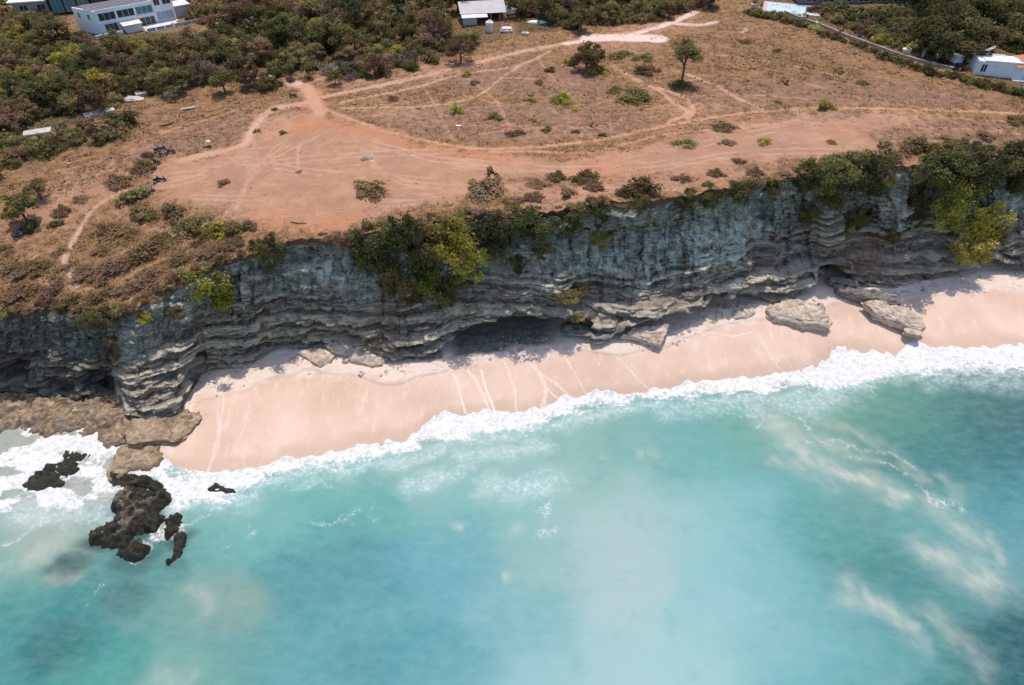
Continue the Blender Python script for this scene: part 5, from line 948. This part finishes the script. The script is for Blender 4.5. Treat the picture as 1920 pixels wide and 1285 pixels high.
# ================================================================== MOTORBIKES
def make_bike(paint):
    e = empty('motorbike', (0, 0, 0)); e_parts = {}
    bm = bmesh.new()
    tube_bm(bm, [(.62, 0, .98), (.50, 0, .72), (.36, 0, .42), (.05, 0, .34), (-.25, 0, .40)], [.10, .17, .14, .17, .12], 10)
    tube_bm(bm, [(-.12, 0, .62), (-.45, 0, .70), (-.80, 0, .80), (-.98, 0, .84)], [.15, .19, .16, .05], 10)
    tube_bm(bm, [(.30, 0, .40), (-.05, 0, .52), (-.3, 0, .62)], [.12, .16, .16], 8)
    from_bm('body', bm, paint, e)
    bm = bmesh.new(); tube_bm(bm, [(-.02, 0, .76), (-.3, 0, .82), (-.62, 0, .86), (-.92, 0, .91)], [.06, .15, .16, .08], 10)
    for v in bm.verts: v.co.z = .80+(v.co.z-.82)*.6
    from_bm('seat', bm, SEATM, e)
    for x in (.66, -.62):
        bm = bmesh.new(); R, r, n, m = .24, .065, 20, 8
        g = [[bm.verts.new((x+(R+r*math.cos(b))*math.cos(a), r*.9*math.sin(b), .28+(R+r*math.cos(b))*math.sin(a))) for b in [2*math.pi*k/m for k in range(m)]] for a in [2*math.pi*k/n for k in range(n)]]
        for i in range(n):
            for k in range(m): bm.faces.new((g[i][k], g[(i+1) % n][k], g[(i+1) % n][(k+1) % m], g[i][(k+1) % m]))
        w = from_bm('wheel', bm, RUBBER, e)
        lathe('rim', [(.05, -.05), (.19, -.03), (.19, .03), (.05, .05)], STEEL, w, 16, Matrix.Translation((x, 0, .28)) @ Matrix.Rotation(math.pi/2, 4, 'X'))
    bm = bmesh.new(); tube_bm(bm, [(.66, .09, .28), (.56, .09, .66), (.50, .08, .98)], [.03]*3, 6); tube_bm(bm, [(.66, -.09, .28), (.56, -.09, .66), (.50, -.08, .98)], [.03]*3, 6)
    from_bm('front_fork', bm, STEEL, e)
    bm = bmesh.new(); tube_bm(bm, [(.36, .40, 1.02), (.48, .2, 1.06), (.52, 0, 1.02), (.48, -.2, 1.06), (.36, -.40, 1.02)], [.03]*5, 6)
    hb = from_bm('handlebar', bm, BLACK, e)
    for s in (1, -1):
        bm = bmesh.new(); tube_bm(bm, [(.44, s*.28, 1.06), (.42, s*.36, 1.24)], [.012, .012], 5); bmesh.ops.create_uvsphere(bm, u_segments=8, v_segments=6, radius=.07, matrix=Matrix.Translation((.42, s*.38, 1.27)))
        from_bm('mirror', bm, BLACK, e)
    bm = bmesh.new(); bmesh.ops.create_uvsphere(bm, u_segments=10, v_segments=8, radius=.11, matrix=Matrix.Translation((.68, 0, .92)) @ Matrix.Diagonal((.7, 1, .8, 1))); from_bm('headlight', bm, OFFW, e)
    bm = bmesh.new(); tube_bm(bm, [(-.1, -.18, .28), (-.5, -.2, .32), (-.85, -.2, .42)], [.04, .055, .06], 8); from_bm('exhaust', bm, STEEL, e)
    return e
PROTO = {}
def kids(o): return [c for c in bpy.data.objects if c.parent == o]
def copy_tree(o, parent=None):
    c = o.copy(); COL.objects.link(c)
    if parent is not None: c.parent = parent
    for ch in kids(o): copy_tree(ch, c)
    return c
for i, (u, v, rz, paint, pn, lab) in enumerate([
    (550, 179, .2, BLACK, 'k', 'black motorbike alone at the upper track junction'), (295, 280, 1.3, BLACK, 'k', 'leftmost black motorbike of the upper cluster by the dry grass'),
    (304, 278, .9, BLACK, 'k', 'black motorbike at the back of the upper cluster, beside its leftmost one'), (307, 289, .4, BIKEG, 'g', 'greenish motorbike at the front of the upper cluster'), (321, 283, .2, BLACK, 'k', 'rightmost black motorbike of the upper cluster, a step apart'),
    (295, 303, -.35, BLACK, 'k', 'dark motorbike parked alone just below the upper cluster'), (289, 317, 1.25, BLACK, 'k', 'dark motorbike third down the line, parked end-on'),
    (294, 337, 1.35, BLACK, 'k', 'left dark motorbike of the pair above the white motorbikes'), (304, 336, .2, BLACK, 'k', 'right dark motorbike of the pair above the white motorbikes'),
    (273, 362, .45, BIKEW, 'w', 'white and black motorbike nearest the olive bush on the bare dirt'), (282, 357, .55, BIKEB, 'b', 'blue and white motorbike behind the one nearest the olive bush'),
    (36, 444, .6, BLACK, 'k', 'black motorbike in the shade below the green headland tree'), (46, 434, .9, BIKEB, 'b', 'bluish motorbike partly behind the shaded black one under the headland tree')]):
    if pn not in PROTO: b = PROTO[pn] = make_bike(paint)
    else: b = copy_tree(PROTO[pn])
    b.location = Gv(u, v+4); b.rotation_euler = (0, .0, rz); b.scale = (1.2,)*3
    tag(b, lab, 'motorbike', 'motorbikes parked on the plateau')
# ================================================================== THE VILLA AND OTHER BUILDINGS
def frame_at(u, v, rz, name): return empty(name, Gv(u, v), rz)
def win(parent, x0, x1, y, z0_, z1, glass, bars=1, fr=WHITE, rot=None, name='window'):
    """window in a wall facing -y at local y"""
    w, h = x1-x0, z1-z0_; xm, zm = (x0+x1)/2, (z0_+z1)/2
    L = [(xm, y-.05, z0_+.05, w, .16, .1), (xm, y-.05, z1-.05, w, .16, .1), (x0+.05, y-.053, zm, .1, .15, h-.2), (x1-.05, y-.053, zm, .1, .15, h-.2)]
    L += [(x0+w*(k+1)/(bars+1), y-.047, zm, .08, .13, h-.2) for k in range(bars)]
    f = boxes(name, L, fr, parent); p = boxes('pane', [(xm, y-.02, zm, w-.2, .05, h-.2)], glass, f)
    if rot: f.matrix_local = rot
    return f
V = frame_at(193, 66, math.radians(37.7), 'white_villa')
tag(V, 'large white two-storey villa with wide dark windows at top left', 'house')
poly = [(0, 0), (19, 0), (19, 10.4), (-5.05, 10.4)]
prism('wall', poly, -2, 7.6, WHITE, V)
rf = prism('roof', [(.5, .5), (18.5, .5), (18.5, 9.9), (-4.3, 9.9)], 7.603, 7.75, BROWNR, V)
boxes('roof_beam', [(7.6, 1.8+k*1.7, 7.9, 20, .35, .3) for k in range(5)], GREYR, V)
boxes('parapet', [(9.5, .12, 7.75, 19, .3, .5)], WHITE, V)
for a, b, g in [(.6, 6.2, GLASSD), (6.7, 12.5, GLASSD), (13.0, 18.8, TEALG)]: win(V, a, b, 0, 4.3, 6.9, g, 2)
for a, b in [(1.6, 5.8), (13.4, 18.6)]: win(V, a, b, 0, .5, 3.2, GLASSD, 2)
boxes('floor_band', [(9.5, -.12, 3.75, 19.2, .5, .45)], WHITE, V)
ang = math.atan2(14.2, -6.9); Mside = Matrix.Rotation(ang-math.pi, 4, 'Z')
for a, b in [(-4.6, -3.2), (-9.4, -8.2)]: win(V, a, b, 0, 4.4, 6.4, GLASSD, 1, rot=Mside)
blk = boxes('side_wing', [(22.6, 5, 3.5, 7, 9, 12)], WHITE, V)
for a, b in [(19.7, 21.8), (22.6, 25.6)]: win(V, a, b, .5, 6.0, 8.6, GLASSD, 1)
for a, b in [(19.6, 25.4)]: win(V, a, b, .5, 1.2, 4.0, BLUEG, 3)
boxes('terrace', [(23, -4.5, .3, 20, 9, .5)], OFFW, V)
boxes('retaining_wall', [(23, -4.5, -2.0, 19.4, 8.4, 4.0)], DARK, V)
boxes('wing_roof', [(29, 4, 4.6, 6, 7, .25)], OFFW, V)
boxes('wing_wall', [(28.9, 4.2, 2.5, 5.4, 6, 3.9)], GREYR, V)
for k in range(6): 
    bal = boxes('balustrade', [(14.4+k*3.1, -8.8, 1.15, 2.95, .06, 1.1)], BLUEG, V)
    boxes('handrail', [(14.4+k*3.1, -8.8, 1.75, 3.1, .12, .08)], WHITE, bal)
boxes('canopy', [(9.6, -3.2, 3.0, 6.4, 5.2, .22)], OFFW, V)
boxes('porch', [(9.6, -3.0, 1.0, 5.2, 4.0, 3.6)], WHITE, V)
boxes('garden_wall', [(1.5, -4.2, .2, 9, .35, 2.4)], WHITE, V)
B2 = frame_at(98, 30, math.radians(24), 'glass_pavilion'); tag(B2, 'long dark glazed pavilion behind the white villa at the top edge', 'building')
boxes('wall', [(20, 5, 3, 40, 10, 8)], DARK, B2); boxes('roof', [(20, 5, 7.2, 41, 11, .35)], BROWNR, B2)
for k in range(3): win(B2, .8+k*4.4, 4.9+k*4.4, 0, .6, 6.2, TEALG, 2, BLACK)
for k in range(5): win(B2, 14.4+k*5, 18.9+k*5, 0, .6, 6.2, GLASSD, 2, BLACK)
B3 = frame_at(30, 30, math.radians(14), 'stone_house'); tag(B3, 'pale stone house with white slab roof left of the villa', 'house')
boxes('wall', [(7, 5, 1.5, 14, 9, 6)], plain('pale_stone', (.36, .30, .24), .9, .1, .3, 1.2), B3); boxes('roof', [(7.5, 4.5, 4.7, 17, 11, .4)], WHITE, B3); boxes('annex', [(17, 3, 1.2, 5.5, 6, 4.4)], OFFW, B3)
win(B3, 2, 5, .5, 1.2, 3.4, GLASSD); win(B3, 8, 11, .5, 1.2, 3.4, GLASSD)
# the grey-roofed shed and its yard
S = frame_at(878, 46, math.radians(9), 'farm_shed'); tag(S, 'open shed with a large grey sheet roof at the top centre', 'shed')
boxes('roof', [(5.6, 4.6, 4.1, 16.4, 8.4, .18, 0, .22)], GREYR, S); boxes('wall', [(5.6, 7.6, 2.0, 15, .25, 4.6)], DARK, S)
boxes('side_wall', [(-1.6, 4.5, 1.6, .2, 6, 3.4)], plain('dark_board', (.10, .085, .075), .9), S)
for x in (-1.8, 3.2, 8.2, 12.8): boxes('post', [(x, 1.1, 1.4, .18, .18, 3.4)], OFFW, S)
boxes('awning', [(2.2, -.6, 2.9, 9.0, 3.2, .14, 0, .12)], OFFW, S); boxes('store_room', [(.6, .2, 1.1, 4.6, 2.6, 3.2)], plain('pale_green_sheet', (.44, .50, .48), .7), S)
boxes('hanging_cloth', [(11.4, 1.2, 1.6, .9, .15, 1.7)], RED, S); boxes('floor_slab', [(8, 1.6, .06, 10, 4.5, .16)], CONC, S)
def tank(u, v, r, h, label, mat=WHITE, lying=False, rz=0):
    e = empty('water_tank', Gv(u, v), rz, math.pi/2 if lying else 0); 
    if lying: e.location.z += r
    lathe('shell', [(r*.5, -.3 if not lying else 0), (r, .03), (r, h*.3), (r*.97, h*.33), (r, h*.36), (r, h*.64), (r*.97, h*.67), (r, h*.7), (r, h*.92), (r*.75, h), (r*.3, h*1.04)], mat, e); lathe('lid', [(r*.32, h*1.04), (r*.32, h*1.12), (r*.2, h*1.14)], mat, e)
    tag(e, label, 'water tank'); return e
tank(918, 60, 1.35, 3.4, 'upright white water tank in front of the grey-roofed shed', OFFW)
tank(950, 28, 1.5, 4.0, 'white tank lying on its side at the right end of the shed', WHITE, True, math.radians(100))
tank(833, 37, 1.4, 1.8, 'low white round tank left of the grey-roofed shed', WHITE)
rock(950, 56, 34.2, (1.9, 1.2, .9), 51, OFFW, 'pale tarpaulin-covered heap right of the upright white tank', name='covered_heap', cat='heap', sub=4, rough=.6)
rock(985, 64, 34, (1.3, .9, .6), 52, ROCK_PALE, 'pale sand pile beside the dirt road near the shed', name='sand_pile', cat='sand pile', sub=4, rough=.6)
rock(808, 43, 33.8, (.7, .5, 1.5), 53, OFFW, 'narrow pale standing panel left of the low white tank', name='standing_panel', cat='panel', sub=4, rough=.3, box=.9)
bt = boxes('upturned_boat', [(0, 0, 0, 1, 1, 1)], WHITE); me = bt.data
bm = bmesh.new(); NB_ = 14; rg = []
for i in range(NB_+1):
    t_ = i/NB_*2-1; w = 1.0*(1-abs(t_)**2.6)**.7+.02; hgt_ = .75*(1-abs(t_)**4)+.05
    rg.append([bm.verts.new((t_*3.6, w*math.cos(a), hgt_*math.sin(a))) for a in np.linspace(0, math.pi, 9)])
for a, b in zip(rg, rg[1:]):
    for k in range(8): bm.faces.new((a[k], b[k], b[k+1], a[k+1]))
for a, b in zip(rg, rg[1:]): bm.faces.new((a[0], a[8], b[8], b[0]))
bm.faces.new(rg[0]); bm.faces.new(rg[-1][::-1]); bmesh.ops.recalc_face_normals(bm, faces=bm.faces[:]); bm.to_mesh(me); bm.free()
bt.location = Gv(1007, 43); bt.rotation_euler = (0, 0, -.02); tag(bt, 'white upturned boat lying beyond the dirt road right of the shed', 'boat')
boxes('band', [(.5, 0, .38, .5, 2.1, .85)], plain('green_band', (.12, .16, .07), .8), bt)
# right-hand boundary wall with pots, house, tank
wp = spline([(1470, 24), (1500, 36), (1540, 50), (1590, 70), (1640, 88), (1690, 106), (1740, 120), (1800, 134)], 4); g = [Gv(a, b) for a, b in wp]
bm = bmesh.new(); rows = []
for i, p in enumerate(g):
    d = (g[min(i+1, len(g)-1)]-g[max(i-1, 0)]); d.z = 0; d.normalize(); nrm = Vector((-d.y, d.x, 0))
    rows.append([bm.verts.new(p+nrm*s_*.3+Vector((0, 0, h_))) for s_, h_ in [(-1, -.6), (-1, .75), (1, .75), (1, -.6)]])
for a, b in zip(rows, rows[1:]):
    for k in range(4): bm.faces.new((a[k], b[k], b[(k+1) % 4], a[(k+1) % 4]))
bm.faces.new(rows[0]); bm.faces.new(rows[-1][::-1]); bw = from_bm('boundary_wall', bm, plain('weathered_wall', (.34, .29, .25), .9, .1, .35, .6), None, False); tag(bw, 'low weathered boundary wall running down to the white house at right', 'wall')
def pot(u, v, r, label, mat, plant='olive', flower=None):
    p = Gv(u, v); e = empty('potted_plant', p+Vector((0, 0, 0))); lathe('pot', [(r*.5, 0), (r*.8, .5*r), (r, 1.3*r), (r*1.05, 1.45*r), (r*.9, 1.45*r)], mat, e, 12)
    f = leafy('foliage', MB['sparse'][0], plant, e); f.location = (0, 0, 1.9*r); f.scale = (r*1.3, r*1.3, r*1.2)
    tag(e, label, 'potted plant', 'pots and plants along the boundary wall')
for a in [(1412, 16, 1.0, 'cream pot with a plant at the upper end of the boundary wall', OFFW), (1425, 20, .8, 'second cream pot beside the one at the upper end of the boundary wall', OFFW), (1505, 38, .9, 'straw-coloured pot plant where the boundary wall begins to descend', OFFW, 'yellow'), (1533, 50, 1.0, 'pale pot plant beside the pale gravel heap on the boundary wall', OFFW, 'yellow'), (1636, 78, .8, 'pale pot plant right of the purple cloth', OFFW, 'olive'), (1650, 74, .7, 'small pale pot plant near the lower boundary wall', OFFW, 'green'), (1697, 104, 1.3, 'white-blossomed pot plant at the lower end of the boundary wall', OFFW, 'yellow'), (1718, 92, .8, 'bluish-white pot plant by the lower end of the boundary wall', WHITE, 'dark'), (1757, 110, .8, 'white pot plant left of the maroon bush', WHITE, 'dark'), (1815, 118, .8, 'pale pot plant against the end wall of the white house', OFFW, 'olive')]: pot(*a)
def cloth(u, v, w, h, mat, label, name='hanging_cloth'):
    p = Gv(u, v); e = empty(name, p, .3); n = 12; X_, Z_ = np.meshgrid(np.linspace(-w/2, w/2, n), np.linspace(.3, .3+h, n)); Y_ = .12*np.sin(X_*9/w)*(1.2-Z_/(h+.3))
    f = mesh_np('cloth', np.stack([X_, Y_, Z_], -1).reshape(-1, 3), grid_faces(n, n), mat, e); sm_ = f.modifiers.new('thick', 'SOLIDIFY'); sm_.thickness = .02
    bm = bmesh.new(); tube_bm(bm, [(-w/2-.1, 0, 0), (-w/2-.1, 0, h+.4)], [.04, .035], 6); tube_bm(bm, [(w/2+.1, 0, 0), (w/2+.1, 0, h+.4)], [.04, .035], 6); tube_bm(bm, [(-w/2-.1, 0, h+.34), (w/2+.1, 0, h+.34)], [.02, .02], 5); from_bm('frame', bm, DARKW, e); tag(e, label, 'cloth')
cloth(1576, 64, 1.6, 1.2, RED, 'red cloth hung by the boundary wall'); cloth(1511, 36, 1.2, 1.2, BLUEC, 'blue cloth hung at the upper boundary wall'); cloth(1611, 72, 1.2, 1.6, PURP, 'purple cloth hung by the boundary wall right of the red one'); cloth(1728, 110, .9, 2.0, plain('pale_teal_cloth', (.26, .40, .42), .8), 'pale teal cloth hung at the lower end of the boundary wall')
T = frame_at(1788, 124, .15, 'water_tower'); tag(T, 'raised box water tank with pale walls beside the maroon bush', 'water tank')
for x in (-.9, .9):
    for y in (-.9, .9): boxes('leg', [(x, y, .6, .2, .2, 1.6)], CONC, T)
boxes('tank', [(0, 0, 2.3, 2.6, 2.4, 2.0)], plain('pale_blue_tank', (.52, .60, .66), .6), T); lathe('lid', [(1.25, 3.3), (1.3, 3.36), (1.1, 3.5), (.3, 3.55)], WHITE, T, 20); boxes('platform', [(0, 0, 1.28, 2.4, 2.4, .12)], DARKW, T)
Hh = frame_at(1826, 140, math.radians(-14), 'white_house'); tag(Hh, 'white flat-roofed house at the right edge with a satellite dish', 'house')
boxes('wall', [(6.4, 3.2, 1.6, 12.8, 6.4, 4.6)], plain('cool_white_wall', (.60, .66, .70), .6, .3, .08, .5), Hh); boxes('roof', [(7.4, 2.2, 4.05, 11.6, 4.6, .28, 0, -.02)], WHITE, Hh); boxes('roof_deck', [(3.9, 5.0, 4.0, 8.6, 3.4, .22)], GREYR, Hh)
win(Hh, 1.0, 2.6, 0, .9, 3.2, GLASSD, 1); win(Hh, 4.4, 4.9, 0, 2.6, 3.1, GLASSD, 0)
Dd = empty('satellite_dish', Hh.matrix_basis @ Vector((3.0, 4.4, 4.1)), .9); tag(Dd, 'white satellite dish on the white house roof', 'satellite dish')
bm = bmesh.new(); rr = []
for k in range(7): rr.append([bm.verts.new((1.5*k/6*math.cos(a)+.0, 1.5*k/6*math.sin(a), .45*(k/6)**2)) for a in np.linspace(0, 2*math.pi, 21)[:-1]] if k else [bm.verts.new((0, 0, 0))])
for i in range(20): bm.faces.new((rr[0][0], rr[1][i], rr[1][(i+1) % 20]))
for a, b in zip(rr[1:], rr[2:]):
    for i in range(20): bm.faces.new((a[i], b[i], b[(i+1) % 20], a[(i+1) % 20]))
bmesh.ops.transform(bm, matrix=Matrix.Translation((0, 0, 1.6)) @ Matrix.Rotation(math.radians(-38), 4, 'X') @ Matrix.Rotation(math.radians(20), 4, 'Y'), verts=bm.verts[:])
di = from_bm('dish', bm, WHITE, Dd); ms = di.modifiers.new('thick', 'SOLIDIFY'); ms.thickness = .05
bm = bmesh.new(); tube_bm(bm, [(0, 0, 0), (0, 0, 1.6)], [.07, .06], 8); tube_bm(bm, [(0, 0, 1.65), (.2, -.5, 2.5)], [.03, .03], 6); from_bm('mast', bm, STEEL, Dd)
H2 = frame_at(1897, 148, math.radians(-14), 'tiled_house'); tag(H2, 'small house with an orange tiled roof at the right edge', 'house')
boxes('wall', [(6, 3.5, 1.4, 11, 6, 4.4)], WHITE, H2); win(H2, 1.0, 5.4, .5, .6, 3.2, GLASSD, 2); win(H2, 6.4, 10.5, .5, .6, 3.2, BLUEG, 2); boxes('porch_slab', [(5.6, -.9, .12, 12, 2.6, .3)], WHITE, H2)
bm = bmesh.new(); a = [bm.verts.new(c) for c in [(-.6, -1.0, 3.6), (12.6, -1.0, 3.6), (12.6, 8, 3.6), (-.6, 8, 3.6), (3.2, 3.5, 6.2), (8.8, 3.5, 6.2)]]
for f in [(0, 1, 5, 4), (1, 2, 5), (2, 3, 4, 5), (3, 0, 4), (0, 3, 2, 1)]: bm.faces.new([a[k] for k in f])
from_bm('roof', bm, TILE, H2, False)
PO = frame_at(1440, 18, math.radians(-20), 'swimming_pool'); tag(PO, 'pale blue pool terrace at the top edge beyond the boundary wall', 'pool')
boxes('paving', [(8, 3, .1, 20, 12, .35)], CONC, PO); boxes('water', [(7, 3, .24, 15, 9, .12)], BLUER, PO); boxes('step', [(15, -3.2, .4, 5, .8, .3)], OFFW, PO)
LB = frame_at(1500, 10, math.radians(2), 'long_building'); tag(LB, 'long low building with a dark teal roof at the top right edge', 'building')
boxes('wall', [(20, 4, 1.2, 40, 7, 3.6)], plain('grey_wall', (.20, .19, .18), .8), LB); boxes('roof', [(20, 4, 3.2, 42, 9, .3, 0, .12)], TEALR, LB)  # one even grey for the long wall
for k in range(6): win(LB, 2+k*6.4, 6+k*6.4, .5, .8, 2.3, GLASSD, 1)
# concrete slabs and junk on the left
def slabbox(u, v, l, w, h, rz, mat, label, name='concrete_slab', cat='slab', rx=0):
    o = boxes(name, [(0, 0, h/2, l, w, h)], mat); bv = o.modifiers.new('edge', 'BEVEL'); bv.width = .06; bv.segments = 2
    o.location = Gv(u, v); o.rotation_euler = (rx, 0, rz); tag(o, label, cat); return o
slabbox(188, 215, 7.8, 2.8, .9, .62, CONC, 'long pale concrete slab in the middle of the left row of slabs'); slabbox(72, 252, 6.6, 3.2, .9, .42, CONC, 'pale concrete slab at the lower left end of the slab row'); slabbox(282, 174, 8.2, 3.4, .9, .62, CONC, 'broken concrete slab at the upper right end of the slab row')
rock(252, 187, 30.4, (2.6, 1.4, .6), 61, CONC, 'crumbled concrete lump left of the broken slab', name='concrete_rubble', cat='rubble', sub=4); rock(322, 181, 30.4, (2.2, .9, .5), 62, CONC, 'pale rubble patch right of the broken slab', name='concrete_rubble', cat='rubble', sub=4)
bn = frame_at(354, 206, .42, 'bench'); tag(bn, 'grey concrete bench in the dry grass above the motorbikes', 'bench')
boxes('seat', [(0, 0, .55, 3.6, .8, .14)], CONC, bn)
for x in (-1.4, 1.4): boxes('leg', [(x, 0, .2, .25, .7, .56)], CONC, bn)
def log(u, v, L, r, rz, mat, label, bend=.2, name='driftwood_log'):
    bm = bmesh.new(); tube_bm(bm, [(-L/2, bend*.3, r*.7), (-L/4, -bend*.2, r*1.1), (0, -bend*.5, r*.9), (L/4, 0, r*1.2), (L/2, bend, r*1.6)], [r*.6, r, r*.9, r*.85, r*.4], 8)
    tube_bm(bm, [(L*.1, 0, r), (L*.2, r*2.2, r*2.0), (L*.24, r*3.6, r*2.2)], [r*.5, r*.35, r*.15], 6)
    o = from_bm(name, bm, mat); o.location = Gv(u, v); o.rotation_euler = (0, 0, rz); tag(o, label, 'log')
log(313, 235, 4.2, .22, .55, DARKW, 'dark curved driftwood log in the dry grass above the motorbikes', .7); log(560, 419, 3.8, .2, -.25, WOOD, 'pale log lying on the bare dirt near the cliff edge', .1); log(388, 276, 2.2, .14, .45, DARKW, 'short dark log at the edge of the bare dirt above the motorbikes', .1); log(90, 567, 2.6, .1, 0.05, DARKW, 'thin dark log on the bare patch at the lower left cliff edge', .05)
rock(690, 300, 31.6, (1.6, .9, .45), 71, ROCK_GREY, 'small grey rubble heap on the middle of the bare dirt', name='rubble_heap', cat='rubble', sub=4, rough=1.3)
rock(697, 302, 31.7, (.6, .35, .3), 72, ROCK_PALE, 'pale stone on the right of the grey rubble heap', name='stone', cat='stone', sub=3)
rock(860, 237, 33.0, (.7, .4, .3), 73, WHITE, 'white litter bag on the mauve ground below the round yellow bush', name='litter_bag', cat='litter', sub=3); rock(1358, 297, 34.2, (.6, .4, .35), 74, OFFW, 'white stone above the right half of the cliff', name='stone', cat='stone', sub=3)
rock(390, 266, 30.8, (.6, .4, .3), 75, OFFW, 'pale stone beside the short dark log', name='stone', cat='stone', sub=3); rock(1388, 47, 34.6, (1.6, .8, .5), 76, ROCK_PALE, 'pale stone heap near the top end of the dirt road', name='stone', cat='stone', sub=3)
for (u_, v_, w_, d_, z_, s_, l_) in [(475, 90, 5.5, 4, 1.2, 81, 'grey gravel heap in the clearing behind the road junction'), (500, 80, 4.5, 3, 1.0, 82, 'pale gravel heap at the back of the grey clearing'), (425, 128, 2.6, 1.8, .8, 83, 'small pale rubble heap at the left of the grey clearing'), (492, 104, 3.6, 2.2, .7, 84, 'low grey heap in front of the gravel heap in the clearing')]:
    rock(u_, v_, 31.5, (w_, d_, z_), s_, CONC, l_, name='gravel_heap', cat='gravel heap', sub=4, rough=.7)
slabbox(460, 118, 4.2, 1.6, .3, .1, OFFW, 'flat white sheet on the ground in front of the grey clearing', 'white_sheet', 'sheet'); slabbox(580, 62, 8, 5, .25, .35, GREYR, 'flat grey roof sheet in the scrub right of the tall dark tree', 'roof_sheet', 'sheet'); slabbox(600, 52, 3.5, 1.2, .6, .4, TILE, 'orange tiled wall top behind the grey roof sheet', 'tiled_wall', 'wall')
for u_, v_, l_ in [(470, 151, 'left white rock in the scrub edge near the road junction'), (482, 150, 'right white rock in the scrub edge near the road junction'), (510, 145, 'white rock at the scrub edge nearest the road junction')]:
    rock(u_, v_, 31.6, (1.0, .7, .7), int(u_), OFFW, l_, name='stone', cat='stone', sub=3)
pl = boxes('utility_post', [(0, 0, 2.5, .22, .22, 6), (0, 0, 5.4, 1.2, .3, .5)], WHITE); pl.location = Gv(416, 76); tag(pl, 'thin white utility post right of the villa terrace', 'post')

# ================================================================== loose stones (uncountable)
def scatter(name, label, pts, sizes, mat, seed):
    r = np.random.default_rng(seed); n = len(pts); o8 = np.array([[1, 0, 0], [0, 1, 0], [-1, 0, 0], [0, -1, 0], [0, 0, .8], [0, 0, -.6], [.62, .62, .35], [-.62, .62, .3], [-.62, -.62, .35], [.62, -.62, .3]])
    f8 = np.array([[0, 6, 4], [6, 1, 4], [1, 7, 4], [7, 2, 4], [2, 8, 4], [8, 3, 4], [3, 9, 4], [9, 0, 4], [6, 0, 5], [1, 6, 5], [7, 1, 5], [2, 7, 5], [8, 2, 5], [3, 8, 5], [9, 3, 5], [0, 9, 5]])
    a = r.uniform(0, 6.28, n); sc = sizes[:, None]*r.uniform(.6, 1.3, (n, 3))*np.array([1, .8, .75]); V = o8[None]*sc[:, None]*r.uniform(.75, 1.2, (n, 10, 1))
    X = V[..., 0]*np.cos(a)[:, None]-V[..., 1]*np.sin(a)[:, None]; Y = V[..., 0]*np.sin(a)[:, None]+V[..., 1]*np.cos(a)[:, None]
    W = np.stack([X, Y, V[..., 2]], -1)+pts[:, None]; Fc = (f8[None]+(np.arange(n)*10)[:, None, None]).reshape(-1, 3)
    o = mesh_np(name, W.reshape(-1, 3), Fc, mat, smooth=False, attrs={'tint': np.repeat(r.random(n), 10)}); tag(o, label, 'stones', kind='stuff')
t = NT('loose_stone'); t.pbsdf(t.mix(t.attr('tint'), (.16, .11, .08), (.52, .44, .37)), .9, None, .1); STM = t.m
r = np.random.default_rng(91); N = 5200; u = r.uniform(-40, 1960, N); v = r.uniform(20, 560, N); j = np.clip(np.searchsorted(U, u), 0, NU-1); ve = CPV_[0][j]; ii = (v-ve)/(-75-ve)*(NP-1); ok = ii > 3
ii = np.clip(ii.astype(int), 0, NP-1); ok &= (r.random(N) < .25+.6*fieldB[ii, j]); x, y, z = G(u, v); ok &= fbm(x/6, y/6, 0, 3, 92) > .45
scatter('loose_stones', 'loose stones strewn over the bare dirt', np.stack([x, y, z+.02], 1)[ok], np.clip(r.lognormal(-2.1, .55, N), .05, .5)[ok], STM, 93)
N = 1500; j = r.integers(60, NU-60, N); tq = np.clip(r.normal(.93, .09, N), .6, 1.15); jj = np.clip((tq*(y5s[j]-ysh_s[j])+22)/(yb_top[j]-ysh_s[j]+22)*(NB-1), 0, NB-1).astype(int)
ok = (fbm(XB[jj, j]/5, YB[jj, j]/5, 0, 3, 95) > .46)
scatter('beach_rubble', 'small fallen stones along the foot of the cliff', np.stack([XB[jj, j], YB[jj, j]+r.uniform(-.2, .2, N), ZB[jj, j]+.03], 1)[ok], np.clip(r.lognormal(-1.5, .6, N), .08, .9)[ok], ROCK_PALE, 96)
bm = bmesh.new(); q = [bm.verts.new(c) for c in [(-1500, 190, 27.4), (1500, 190, 27.4), (1500, 3200, 27.4), (-1500, 3200, 27.4)]]; bm.faces.new(q)
og = from_bm('outer_ground', bm, plateau.data.materials[0], None, False); tag(og, kind='structure')
